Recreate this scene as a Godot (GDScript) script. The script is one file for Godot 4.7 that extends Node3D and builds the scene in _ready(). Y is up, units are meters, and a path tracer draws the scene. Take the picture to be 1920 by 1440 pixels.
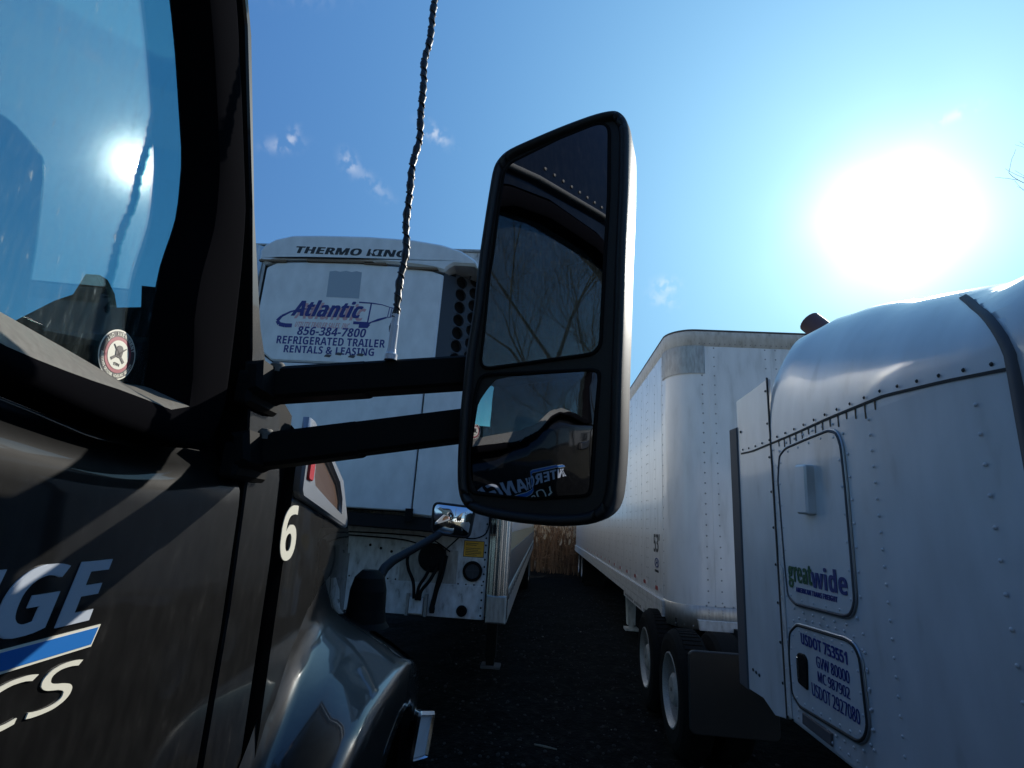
extends Node3D
# A gap between parked lorries: the flank of a black tractor on the left, a refrigerated trailer ahead,
# a dry van trailer and a white sleeper tractor on the right, low winter sun ahead on the right.

const SUN := Vector3(0.50311, 0.46793, -0.72658)
const FACE := Transform3D(Basis(Vector3(1, 0, 0), Vector3(0, 1, 0), Vector3(0, 0, 1)), Vector3.ZERO)      # u = x, v = y, seen from +z
const RIGHT := Transform3D(Basis(Vector3(0, 0, -1), Vector3(0, 1, 0), Vector3(1, 0, 0)), Vector3.ZERO)     # u = -z, v = y, seen from +x
const LEFT := Transform3D(Basis(Vector3(0, 0, 1), Vector3(0, 1, 0), Vector3(-1, 0, 0)), Vector3.ZERO)      # u = z, v = y, seen from -x
var M := {}
var rng := RandomNumberGenerator.new()
var group_id := 1


# ---------------------------------------------------------------- helpers
func lin(r: float, g: float, b: float) -> Color:
	return Color(r, g, b).linear_to_srgb()

func mat(called: String, c: Color, rough := 0.5, metal := 0.0) -> StandardMaterial3D:
	var m := StandardMaterial3D.new()
	m.resource_name = called
	m.albedo_color = c
	m.roughness = rough
	m.metallic = metal
	M[called] = m
	return m

func noise_tex(freq: float, octaves: int, ramp: Array, seed_n: int, size := 512, normal := false, bump := 4.0) -> NoiseTexture2D:
	var n := FastNoiseLite.new()
	n.seed = seed_n
	n.noise_type = FastNoiseLite.TYPE_SIMPLEX_SMOOTH
	n.frequency = freq
	n.fractal_octaves = octaves
	var t := NoiseTexture2D.new()
	t.width = size
	t.height = size
	t.seamless = true
	t.noise = n
	if normal:
		t.as_normal_map = true
		t.bump_strength = bump
	else:
		var g := Gradient.new()
		var offs := PackedFloat32Array()
		var cols := PackedColorArray()
		for r in ramp:
			offs.append(r[0])
			cols.append(r[1])
		g.offsets = offs
		g.colors = cols
		t.color_ramp = g
	return t

func grey(v: float) -> Color:
	return Color(v, v, v)

func tri_map(m: StandardMaterial3D, scale: Vector3, world := false) -> void:
	m.uv1_triplanar = true
	m.uv1_world_triplanar = world
	m.uv1_scale = scale

func start() -> SurfaceTool:
	var st := SurfaceTool.new()
	st.begin(Mesh.PRIMITIVE_TRIANGLES)
	return st

func obj(called: String, st: SurfaceTool, m: Material, parent: Node = self, label := "", kind := "") -> MeshInstance3D:
	st.generate_normals()
	var o := MeshInstance3D.new()
	o.name = called
	o.mesh = st.commit()
	o.material_override = m
	parent.add_child(o, true)
	if label:
		o.set_meta("label", label)
	if kind:
		o.set_meta("kind", kind)
	return o

func thing(called: String, label: String, category: String, at := Vector3.ZERO, turn := 0.0, group := "") -> Node3D:
	var o := Node3D.new()
	o.name = called
	add_child(o, true)
	o.position = at
	o.rotation.y = turn
	o.set_meta("label", label)
	o.set_meta("category", category)
	if group:
		o.set_meta("group", group)
	return o

func pv(a: Array) -> PackedVector2Array:
	var p := PackedVector2Array()
	for i in range(0, a.size(), 2):
		p.append(Vector2(a[i], a[i + 1]))
	return p

func zy(a: Array, s := -1.0) -> PackedVector2Array:   # (z, y) pairs to the (u, v) of RIGHT (s = -1) or LEFT (s = 1)
	var p := PackedVector2Array()
	for i in range(0, a.size(), 2):
		p.append(Vector2(a[i] * s, a[i + 1]))
	return p

func rect(u0: float, v0: float, u1: float, v1: float) -> PackedVector2Array:
	return PackedVector2Array([Vector2(u0, v0), Vector2(u1, v0), Vector2(u1, v1), Vector2(u0, v1)])

func rounded(p: PackedVector2Array, r: float, seg := 4) -> PackedVector2Array:
	var q := PackedVector2Array()
	var n := p.size()
	for i in n:
		var a := p[(i + n - 1) % n]
		var b := p[i]
		var c := p[(i + 1) % n]
		var d0: float = minf(r, a.distance_to(b) * 0.49)
		var d1: float = minf(r, c.distance_to(b) * 0.49)
		var s := b + (a - b).normalized() * d0
		var e := b + (c - b).normalized() * d1
		for k in seg + 1:
			var t := float(k) / seg
			q.append(s.lerp(b, t).lerp(b.lerp(e, t), t))
	return q

func inset(p: PackedVector2Array, d: float) -> PackedVector2Array:   # moves every vertex inwards by d
	var q := PackedVector2Array()
	var n := p.size()
	var s := 1.0 if area(p) > 0 else -1.0
	for i in n:
		var e0 := (p[i] - p[(i + n - 1) % n]).normalized()
		var e1 := (p[(i + 1) % n] - p[i]).normalized()
		var nn := Vector2(-e0.y, e0.x) + Vector2(-e1.y, e1.x)
		if nn.length() < 0.01:
			nn = Vector2(-e0.y, e0.x)
		nn = nn.normalized()
		var c: float = maxf(0.5, nn.dot(Vector2(-e0.y, e0.x)))
		q.append(p[i] + nn * d * s / c)
	return q

func area(p: PackedVector2Array) -> float:
	var a := 0.0
	for i in p.size():
		a += p[i].cross(p[(i + 1) % p.size()])
	return a * 0.5

func tri(st: SurfaceTool, a: Vector3, b: Vector3, c: Vector3, hint: Vector3) -> void:
	if (b - a).cross(c - a).dot(hint) > 0.0:
		var t := b
		b = c
		c = t
	st.add_vertex(a)
	st.add_vertex(b)
	st.add_vertex(c)

func quad(st: SurfaceTool, a: Vector3, b: Vector3, c: Vector3, d: Vector3, hint: Vector3) -> void:
	tri(st, a, b, c, hint)
	tri(st, a, c, d, hint)

func fan(p: PackedVector2Array) -> PackedInt32Array:
	var idx := PackedInt32Array()
	for i in range(1, p.size() - 1):
		idx.append_array(PackedInt32Array([0, i, i + 1]))
	return idx

func flat(st: SurfaceTool) -> void:
	st.set_smooth_group(-1)

func smooth(st: SurfaceTool) -> void:
	group_id += 1
	st.set_smooth_group(group_id)

# an outline in (u, v), extruded from w0 (back) to w1 (front), front edge chamfered by b
func slab(st: SurfaceTool, p: PackedVector2Array, w0: float, w1: float, f := FACE, b := 0.0, warp = null) -> void:
	var put := func(v: Vector2, w: float) -> Vector3:
		var q: Vector3 = f * Vector3(v.x, v.y, w)
		return warp.call(q) if warp != null else q
	var nw: Vector3 = f.basis.z
	var front := inset(p, b) if b > 0 else p
	var idx := Geometry2D.triangulate_polygon(front)
	if idx.is_empty():
		idx = Geometry2D.triangulate_polygon(p)
	if idx.is_empty():
		idx = fan(front)
	flat(st)
	for i in range(0, idx.size(), 3):
		tri(st, put.call(front[idx[i]], w1), put.call(front[idx[i + 1]], w1), put.call(front[idx[i + 2]], w1), nw)
	idx = Geometry2D.triangulate_polygon(p)
	if idx.is_empty():
		idx = fan(p)
	for i in range(0, idx.size(), 3):
		tri(st, put.call(p[idx[i]], w0), put.call(p[idx[i + 1]], w0), put.call(p[idx[i + 2]], w0), -nw)
	var n := p.size()
	var s := 1.0 if area(p) > 0 else -1.0
	for i in n:
		var j := (i + 1) % n
		var e := (p[j] - p[i]) * s
		var hint: Vector3 = f.basis * Vector3(e.y, -e.x, 0)
		quad(st, put.call(p[i], w0), put.call(p[j], w0), put.call(p[j], w1 - b), put.call(p[i], w1 - b), hint)
		if b > 0:
			quad(st, put.call(p[i], w1 - b), put.call(p[j], w1 - b), put.call(front[j], w1), put.call(front[i], w1), hint.normalized() + nw)

# closed band between loops of equal length; each loop is an array of Vector3
func bands(st: SurfaceTool, loops: Array, closed := true) -> void:
	smooth(st)
	for k in loops.size() - 1:
		var a: Array = loops[k]
		var b: Array = loops[k + 1]
		var n := a.size()
		for i in (n if closed else n - 1):
			var j := (i + 1) % n
			st.add_vertex(a[i]); st.add_vertex(a[j]); st.add_vertex(b[j])
			st.add_vertex(a[i]); st.add_vertex(b[j]); st.add_vertex(b[i])

func loop3(p: PackedVector2Array, w: float, f := FACE) -> Array:
	var a := []
	for v in p:
		a.append(f * Vector3(v.x, v.y, w))
	return a

func box(st: SurfaceTool, lo: Vector3, hi: Vector3, b := 0.0) -> void:
	slab(st, rect(lo.x, lo.y, hi.x, hi.y), lo.z, hi.z, FACE, b)

func tube(st: SurfaceTool, path: Array, radii: Array, sides := 8, cap := true) -> void:
	smooth(st)
	var rings := []
	var ref := Vector3.UP
	for i in path.size():
		var d: Vector3 = (path[mini(i + 1, path.size() - 1)] - path[maxi(i - 1, 0)]).normalized()
		if absf(d.dot(ref)) > 0.95:
			ref = Vector3.RIGHT if absf(d.x) < 0.9 else Vector3.BACK
		var x := ref.cross(d).normalized()
		var y := d.cross(x)
		ref = y
		var r: float = radii[mini(i, radii.size() - 1)]
		var ring := []
		for k in sides:
			var a := TAU * k / sides
			ring.append(path[i] + (x * cos(a) + y * sin(a)) * r)
		rings.append(ring)
	bands(st, rings)
	if cap:
		flat(st)
		for e in [0, path.size() - 1]:
			for k in sides:
				st.add_vertex(path[e]); st.add_vertex(rings[e][k]); st.add_vertex(rings[e][(k + 1) % sides])

# profile of (radius, w) turned round the w axis of f
func lathe(st: SurfaceTool, prof: Array, f: Transform3D, sides := 24) -> void:
	var loops := []
	for p in prof:
		var ring := []
		for k in sides:
			var a := TAU * k / sides
			ring.append(f * Vector3(cos(a) * p[0], sin(a) * p[0], p[1]))
		loops.append(ring)
	for k in loops.size() - 1:
		bands(st, [loops[k], loops[k + 1]])

func rivet(st: SurfaceTool, p: Vector3, n: Vector3, r: float) -> void:
	var x := n.cross(Vector3.UP if absf(n.y) < 0.9 else Vector3.RIGHT).normalized()
	var y := n.cross(x)
	var top := p + n * r * 0.55
	for k in 7:
		var a := TAU * k / 7
		var b := TAU * (k + 1) / 7
		var p0 := p + (x * cos(a) + y * sin(a)) * r
		var p1 := p + (x * cos(b) + y * sin(b)) * r
		var q0 := p + (x * cos(a) + y * sin(a)) * r * 0.6 + n * r * 0.45
		var q1 := p + (x * cos(b) + y * sin(b)) * r * 0.6 + n * r * 0.45
		quad(st, p0, p1, q1, q0, n + (p0 - p))
		tri(st, q0, q1, top, n)

func rivets(st: SurfaceTool, a: Vector3, b: Vector3, n: Vector3, count: int, r: float) -> void:
	smooth(st)
	for i in count:
		rivet(st, a.lerp(b, float(i) / maxf(1.0, count - 1)), n, r)

# lettering fitted into the box u0..u1, v0..v1 of frame f at height w; slant shears it
func text_into(st: SurfaceTool, said: String, u0: float, v0: float, u1: float, v1: float, w: float, f := FACE, bold := true, slant := 0.0, warp = null, thick := 0.0016, heavy := 0.0) -> void:
	var tm := TextMesh.new()
	var font := SystemFont.new()
	font.font_names = PackedStringArray(["Droid Sans"])
	font.font_weight = 700 if bold else 400
	tm.font = font
	tm.font_size = 96
	tm.pixel_size = 0.01
	tm.depth = 0.02
	tm.curve_step = 1.5
	tm.text = said
	var arr := tm.get_mesh_arrays()
	var vs: PackedVector3Array = arr[Mesh.ARRAY_VERTEX]
	var ix: PackedInt32Array = arr[Mesh.ARRAY_INDEX]
	var lo := Vector3(1e9, 1e9, 1e9)
	var hi := -lo
	for v in vs:
		lo = lo.min(v)
		hi = hi.max(v)
	flat(st)
	var h := (v1 - v0)
	for pass_n in (3 if heavy > 0.0 else 1):   # a heavier face: the outline struck again a hair to either side
		var du := heavy * (pass_n - 1) if heavy > 0.0 else 0.0
		var moved := PackedVector3Array()
		for v in vs:
			var t := (v - lo) / (hi - lo)
			var q: Vector3 = f * Vector3(u0 + heavy + du + t.x * (u1 - u0 - 2.0 * heavy - slant * h) + slant * h * t.y, v0 + t.y * h, w + t.z * thick + 0.00025 * pass_n)
			moved.append(warp.call(q) if warp != null else q)
		for i in ix:
			st.add_vertex(moved[i])

func stroke(st: SurfaceTool, pts: Array, widths: Array, w: float, f := FACE, thick := 0.0016) -> void:   # a painted line of varying width
	for i in pts.size() - 1:
		var a: Vector2 = pts[i]
		var b: Vector2 = pts[i + 1]
		var n := Vector2(-(b - a).y, (b - a).x).normalized()
		var wa: float = widths[mini(i, widths.size() - 1)] * 0.5
		var wb: float = widths[mini(i + 1, widths.size() - 1)] * 0.5
		slab(st, PackedVector2Array([a - n * wa, b - n * wb, b + n * wb, a + n * wa]), w, w + thick + 0.0002 * (i % 2), f)

func lerp_table(t: Array, x: float) -> float:   # [[x, y], ...] in rising x
	if x <= t[0][0]:
		return t[0][1]
	for i in t.size() - 1:
		if x <= t[i + 1][0]:
			return lerpf(t[i][1], t[i + 1][1], (x - t[i][0]) / (t[i + 1][0] - t[i][0]))
	return t[-1][1]


# ---------------------------------------------------------------- sky, sun, camera
var haze := FastNoiseLite.new()

func sky_colour(d: Vector3) -> Color:
	var g := rad_to_deg(acos(clampf(d.dot(SUN), -1.0, 1.0)))
	var up := rad_to_deg(asin(clampf(d.y, -1.0, 1.0)))
	var e20 := exp(-g / 20.0)
	var core := (3.4 * exp(-g / 2.4) + 14.0 * exp(-pow(g / 1.7, 2.0))) * (1.0 + 0.9 * haze.get_noise_3d(d.x * 60.0, d.y * 60.0, d.z * 60.0))
	var low := exp(-maxf(up, 0.0) / 15.0) * (0.85 + 2.0 * smoothstep(70.0, 150.0, g))
	var r := 0.034 + 0.69 * e20 + core + 0.165 * low
	var gr := 0.108 + 1.12 * exp(-g / 24.0) + core * 0.97 + 0.27 * low
	var b := 0.335 + 1.12 * exp(-g / 30.0) + core * 0.9 + 0.24 * low
	return Color(r, gr, b)

func make_sky() -> Sky:
	haze.seed = 5
	haze.frequency = 0.06
	haze.fractal_octaves = 3
	var w := 1024
	var h := 512
	var im := Image.create(w, h, false, Image.FORMAT_RGBF)
	for y in h:
		var el := PI * (0.5 - (y + 0.5) / h)
		if el < -0.05:
			im.fill_rect(Rect2i(0, y, w, h - y), Color(0.16, 0.17, 0.17))
			break
		for x in w:
			var az := TAU * (x + 0.5) / w
			im.set_pixel(x, y, sky_colour(Vector3(sin(az) * cos(el), sin(el), -cos(az) * cos(el))))
	im.resize(4096, 2048, Image.INTERPOLATE_BILINEAR)
	var n := FastNoiseLite.new()
	n.seed = 11
	n.frequency = 0.035
	n.fractal_octaves = 5
	n.domain_warp_enabled = true
	n.domain_warp_amplitude = 22.0
	n.domain_warp_frequency = 0.02
	# wisps: azimuth right of -z, elevation, half width, half height, tilt (degrees), strength
	for c in [[-31.9, 34.0, 1.8, 0.7, 25.0, 0.34], [-31.2, 35.0, 1.0, 0.5, 75.0, 0.38], [-24.8, 34.2, 1.2, 0.8, -50.0, 0.42], [-21.9, 32.9, 2.4, 0.7, -30.0, 0.24], [-15.5, 38.6, 1.7, 0.7, -25.0, 0.55], [12.8, 25.0, 1.3, 0.8, -10.0, 0.55], [12.3, 23.6, 1.6, 0.8, -20.0, 0.3], [39.8, 34.4, 1.6, 0.45, 5.0, 0.6], [-34.0, 46.0, 5.0, 1.2, 20.0, 0.10], [75.0, 33.0, 4.0, 1.3, 10.0, 0.3], [130.0, 27.0, 6.0, 1.6, 5.0, 0.25], [-150.0, 30.0, 6.0, 1.5, -8.0, 0.25], [-80.0, 36.0, 4.0, 1.2, 12.0, 0.2]]:
		var cx: float = fposmod(c[0] / 360.0, 1.0) * 4096.0
		var cy: float = (0.5 - c[1] / 180.0) * 2048.0
		var k := 4096.0 / 360.0
		var reach := int(maxf(c[2], c[3]) * k * 2.6)
		var ct := cos(deg_to_rad(c[4]))
		var sn := sin(deg_to_rad(c[4]))
		for y in range(int(cy) - reach, int(cy) + reach):
			for x in range(int(cx) - reach, int(cx) + reach):
				var dx := (x - cx) / k * cos(deg_to_rad(c[1]))
				var dy := -(y - cy) / k
				var u: float = (dx * ct + dy * sn) / c[2]
				var v: float = (-dx * sn + dy * ct) / c[3]
				var fall := exp(-(u * u + v * v) * 1.6)
				if fall < 0.01:
					continue
				var a: float = clampf((n.get_noise_2d(x * 1.6, y * 1.6) + 0.22) * 2.2, 0.0, 1.0) * fall * c[5]
				if a > 0.0:
					var xi := posmod(x, 4096)
					var p := im.get_pixel(xi, y)
					im.set_pixel(xi, y, p.lerp(Color(p.r * 0.4 + 0.72, p.g * 0.4 + 0.70, p.b * 0.4 + 0.68), a))
	var m := PanoramaSkyMaterial.new()
	m.panorama = ImageTexture.create_from_image(im)
	var s := Sky.new()
	s.sky_material = m
	return s

func make_view() -> void:
	var cam := Camera3D.new()
	cam.name = "camera"
	cam.fov = 71.508
	cam.near = 0.03
	cam.far = 1500.0
	cam.transform = Transform3D(Basis(Vector3(0.99669503, 0.0606056, -0.05409227), Vector3(-0.04502859, 0.96639831, 0.25307455), Vector3(0.06761241, -0.24980244, 0.96593338)), Vector3(0, 1.75, 0))
	add_child(cam)
	cam.current = true
	var env := Environment.new()
	env.background_mode = Environment.BG_SKY
	env.sky = make_sky()
	env.tonemap_mode = Environment.TONE_MAPPER_LINEAR
	env.tonemap_exposure = 1.08
	env.sdfgi_enabled = true
	env.ssao_enabled = true
	env.ssil_enabled = true
	var we := WorldEnvironment.new()
	we.name = "world_environment"
	we.environment = env
	add_child(we)
	var sun := DirectionalLight3D.new()
	sun.name = "sun"
	sun.light_energy = 1.6
	sun.light_color = Color(1.0, 0.98, 0.94)
	sun.light_angular_distance = 0.5
	sun.shadow_enabled = true
	add_child(sun)
	sun.look_at_from_position(SUN * 50.0, Vector3.ZERO)


# ---------------------------------------------------------------- materials
func make_materials() -> void:
	# black cab paint under a film of dry road dust, streaked downwards by washing
	var m := mat("black_paint", Color.WHITE, 0.5)
	m.albedo_texture = noise_tex(0.012, 4, [[0.0, lin(0.003, 0.0031, 0.0034)], [0.45, lin(0.005, 0.0052, 0.0055)], [0.8, lin(0.0075, 0.0077, 0.0080)], [1.0, lin(0.016, 0.016, 0.016)]], 3)
	tri_map(m, Vector3(4, 1.8, 4))
	m.clearcoat_enabled = true
	m.clearcoat = 0.5
	m.clearcoat_roughness = 0.05
	m.metallic_specular = 0.17
	m = mat("black_gloss", Color.WHITE, 0.35)
	m.albedo_texture = noise_tex(0.02, 4, [[0.0, lin(0.008, 0.008, 0.009)], [0.6, lin(0.014, 0.014, 0.014)], [1.0, lin(0.03, 0.028, 0.025)]], 5)
	tri_map(m, Vector3(2, 2, 2))
	m.clearcoat_enabled = true
	m.clearcoat = 1.0
	m.clearcoat_roughness = 0.035
	m = mat("black_plastic", Color.WHITE, 0.55)
	m.albedo_texture = noise_tex(0.05, 3, [[0.0, lin(0.007, 0.007, 0.008)], [1.0, lin(0.014, 0.014, 0.014)]], 7)
	m.normal_enabled = true
	m.normal_texture = noise_tex(0.12, 2, [], 8, 512, true, 2.0)
	m.normal_scale = 0.35
	tri_map(m, Vector3(6, 6, 6))
	m = mat("rubber", lin(0.006, 0.006, 0.006), 0.7)
	m.metallic_specular = 0.25
	m = mat("frame_black", lin(0.004, 0.004, 0.005), 1.0)
	m.metallic_specular = 0.05
	m = mat("silver_trim", lin(0.36, 0.38, 0.41), 0.3, 0.55)
	m = mat("window_dust", Color(0.9, 0.95, 0.95, 1.0), 1.0)
	m.transparency = BaseMaterial3D.TRANSPARENCY_ALPHA
	m.albedo_texture = noise_tex(0.02, 5, [[0.0, Color(0.6, 0.64, 0.64, 0.010)], [0.55, Color(0.6, 0.64, 0.64, 0.026)], [0.86, Color(0.65, 0.68, 0.68, 0.04)], [1.0, Color(0.8, 0.8, 0.8, 0.35)]], 31)
	tri_map(m, Vector3(7, 1.6, 7))
	m = mat("dark_void", lin(0.004, 0.004, 0.004), 0.9)
	m = mat("sill_plastic", Color.WHITE, 0.7)
	m.albedo_texture = noise_tex(0.03, 4, [[0.0, lin(0.09, 0.083, 0.07)], [1.0, lin(0.16, 0.15, 0.128)]], 9)
	tri_map(m, Vector3(5, 5, 5))
	m = mat("trim_grey", lin(0.13, 0.135, 0.14), 0.7)
	m = mat("dash_dark", lin(0.006, 0.0062, 0.0065), 1.0)
	m.metallic_specular = 0.1
	m = mat("chrome", lin(0.75, 0.76, 0.78), 0.12, 1.0)
	m = mat("steel_polished", Color.WHITE, 0.26, 1.0)
	m.albedo_texture = noise_tex(0.02, 4, [[0.0, lin(0.42, 0.40, 0.38)], [1.0, lin(0.62, 0.60, 0.57)]], 10)
	tri_map(m, Vector3(6, 0.4, 6))
	m = mat("aluminium", Color.WHITE, 0.5, 0.75)
	m.albedo_texture = noise_tex(0.03, 5, [[0.0, lin(0.30, 0.29, 0.27)], [1.0, lin(0.52, 0.51, 0.48)]], 12)
	tri_map(m, Vector3(2, 0.5, 2))
	m = mat("white_paint", Color.WHITE, 0.32)
	m.albedo_texture = noise_tex(0.009, 5, [[0.0, lin(0.42, 0.42, 0.41)], [0.3, lin(0.58, 0.59, 0.595)], [0.6, lin(0.62, 0.635, 0.645)], [1.0, lin(0.68, 0.69, 0.70)]], 13)
	m.normal_enabled = true
	m.normal_texture = noise_tex(0.012, 3, [], 33, 512, true, 3.0)
	m.normal_scale = 0.12
	tri_map(m, Vector3(0.9, 0.35, 0.9))
	m.clearcoat_enabled = true
	m.clearcoat = 0.5
	m.clearcoat_roughness = 0.08
	m = mat("trailer_white", Color.WHITE, 0.38)
	m.albedo_texture = noise_tex(0.012, 5, [[0.0, lin(0.55, 0.55, 0.53)], [0.4, lin(0.70, 0.70, 0.69)], [1.0, lin(0.78, 0.78, 0.77)]], 14)
	tri_map(m, Vector3(1.2, 0.25, 1.2))
	m.clearcoat_enabled = true
	m.clearcoat = 0.5
	m.clearcoat_roughness = 0.12
	m = mat("grimy_white", Color.WHITE, 0.6)
	m.albedo_texture = noise_tex(0.015, 5, [[0.0, lin(0.22, 0.21, 0.19)], [0.3, lin(0.48, 0.47, 0.45)], [1.0, lin(0.66, 0.66, 0.65)]], 15)
	tri_map(m, Vector3(2.0, 0.9, 2.0))
	m = mat("reefer_white", Color.WHITE, 0.42)
	m.albedo_texture = noise_tex(0.01, 4, [[0.0, lin(0.62, 0.63, 0.63)], [1.0, lin(0.76, 0.77, 0.77)]], 16)
	tri_map(m, Vector3(1.3, 0.8, 1.3))
	m.clearcoat_enabled = true
	m.clearcoat = 0.3
	m.clearcoat_roughness = 0.2
	m = mat("rivet_grey", lin(0.30, 0.30, 0.30), 0.5, 0.3)
	m = mat("rivet_white", lin(0.55, 0.56, 0.58), 0.4)
	m = mat("groove", lin(0.03, 0.028, 0.026), 0.8)
	m = mat("rust", Color.WHITE, 0.9)
	m.albedo_texture = noise_tex(0.05, 4, [[0.0, lin(0.10, 0.06, 0.035)], [1.0, lin(0.30, 0.22, 0.15)]], 18)
	tri_map(m, Vector3(4, 4, 4))
	m = mat("grille_grey", lin(0.035, 0.038, 0.045), 0.6)
	m = mat("stack_brown", lin(0.10, 0.055, 0.055), 0.6)
	m = mat("gasket_grey", lin(0.075, 0.072, 0.078), 0.7)
	m = mat("ink_navy", lin(0.012, 0.022, 0.19), 0.5)
	m = mat("ink_black", lin(0.012, 0.012, 0.016), 0.5)
	m = mat("ink_red_faded", lin(0.60, 0.33, 0.34), 0.6)
	m = mat("ink_green", lin(0.008, 0.085, 0.03), 0.6)
	m = mat("ink_blue", lin(0.008, 0.03, 0.17), 0.6)
	m = mat("ghost_print", Color(0.60, 0.65, 0.69), 0.6)
	m = mat("sticker_white", lin(0.62, 0.60, 0.50), 0.5)
	m = mat("sticker_silver", lin(0.42, 0.46, 0.52), 0.35)
	m = mat("sticker_blue", lin(0.008, 0.13, 0.42), 0.4)
	m = mat("sticker_red", lin(0.30, 0.05, 0.07), 0.5)
	m = mat("sticker_dark", lin(0.035, 0.025, 0.028), 0.5)
	m = mat("emblem_red", lin(0.45, 0.03, 0.03), 0.25)
	m = mat("placard_yellow", Color.WHITE, 0.6)
	m.albedo_texture = noise_tex(0.03, 3, [[0.0, lin(0.62, 0.30, 0.02)], [1.0, lin(0.80, 0.42, 0.04)]], 19)
	tri_map(m, Vector3(5, 5, 5))
	m = mat("mesh_brown", Color.WHITE, 0.3)
	m.albedo_texture = noise_tex(0.06, 3, [[0.0, lin(0.05, 0.028, 0.018)], [1.0, lin(0.14, 0.08, 0.05)]], 20)
	tri_map(m, Vector3(8, 8, 8))
	m = mat("reflector_red", lin(0.30, 0.03, 0.03), 0.4)
	m = mat("reflector_white", lin(0.62, 0.62, 0.62), 0.4)
	m = mat("band_dark", Color.WHITE, 0.35)
	m.albedo_texture = noise_tex(0.02, 3, [[0.0, lin(0.055, 0.06, 0.07)], [1.0, lin(0.09, 0.095, 0.105)]], 21)
	tri_map(m, Vector3(1, 1, 1))
	m = mat("band_tan", lin(0.36, 0.30, 0.17), 0.4)
	m = mat("mirror_glass", lin(0.46, 0.47, 0.52), 0.012, 1.0)
	m = mat("mirror_bright", lin(0.86, 0.87, 0.88), 0.01, 1.0)
	m = mat("tyre", Color.WHITE, 0.9)
	m.metallic_specular = 0.2
	m.albedo_texture = noise_tex(0.03, 4, [[0.0, lin(0.006, 0.006, 0.006)], [1.0, lin(0.018, 0.0175, 0.0165)]], 22)
	tri_map(m, Vector3(3, 3, 3))
	m = mat("rim_paint", Color.WHITE, 0.45, 0.2)
	m.albedo_texture = noise_tex(0.03, 4, [[0.0, lin(0.26, 0.24, 0.22)], [1.0, lin(0.50, 0.48, 0.46)]], 23)
	tri_map(m, Vector3(4, 4, 4))
	m = mat("lamp_lens", lin(0.70, 0.72, 0.76), 0.1)
	m = mat("whip_black", lin(0.010, 0.010, 0.011), 0.42)
	# tinted side glass as a real slab: the tint goes into what passes through it
	m = mat("side_glass", Color(0.63, 0.89, 0.88, 0.0), 0.0)
	m.transparency = BaseMaterial3D.TRANSPARENCY_ALPHA
	m.refraction_enabled = true
	m.refraction_scale = 0.055
	m.metallic_specular = 0.707
	m = mat("windscreen_glass", Color(0.8, 0.95, 0.95, 0.04), 0.0)
	m.transparency = BaseMaterial3D.TRANSPARENCY_ALPHA
	# ground
	m = mat("yard_ground", Color.WHITE, 0.95)
	m.albedo_texture = noise_tex(0.02, 6, [[0.0, lin(0.003, 0.003, 0.003)], [0.5, lin(0.0075, 0.0073, 0.007)], [0.75, lin(0.014, 0.013, 0.011)], [1.0, lin(0.04, 0.034, 0.024)]], 24, 1024)
	m.metallic_specular = 0.15
	m.normal_enabled = true
	m.normal_texture = noise_tex(0.06, 5, [], 25, 1024, true, 8.0)
	tri_map(m, Vector3(0.35, 0.35, 0.35), true)
	m = mat("dry_grass", Color.WHITE, 0.95)
	m.albedo_texture = noise_tex(0.02, 5, [[0.0, lin(0.12, 0.09, 0.04)], [1.0, lin(0.32, 0.25, 0.12)]], 26)
	tri_map(m, Vector3(0.3, 0.3, 0.3), true)
	m = mat("gravel", Color.WHITE, 0.9)
	m.vertex_color_use_as_albedo = true
	m = mat("reed", Color.WHITE, 0.85)
	m.vertex_color_use_as_albedo = true
	m.backlight_enabled = true
	m.backlight = Color(0.30, 0.26, 0.21)
	m = mat("bark", lin(0.022, 0.018, 0.015), 0.95)


# ---------------------------------------------------------------- the black tractor (its own axes: x out of the flank, z to the rear)
func hood_x(z: float) -> float:      # the bonnet narrows towards the nose
	return 0.0 if z > -1.4 else -0.13 * pow(-1.4 - z, 1.3)

func belt_y(z: float) -> float:
	return lerp_table([[-1.10, 1.85], [-0.96, 1.845], [-0.886, 1.838], [-0.717, 1.843], [-0.55, 1.864], [-0.35, 1.908], [-0.2, 1.99], [-0.08, 2.075], [0.04, 2.12], [0.2, 2.135], [0.72, 2.13]], z)

func door_front(y: float) -> float:
	return lerp_table([[0.8, -1.160], [1.27, -1.158], [1.54, -1.152], [1.8, -1.127], [1.874, -1.104], [2.1, -1.04]], y)

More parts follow.
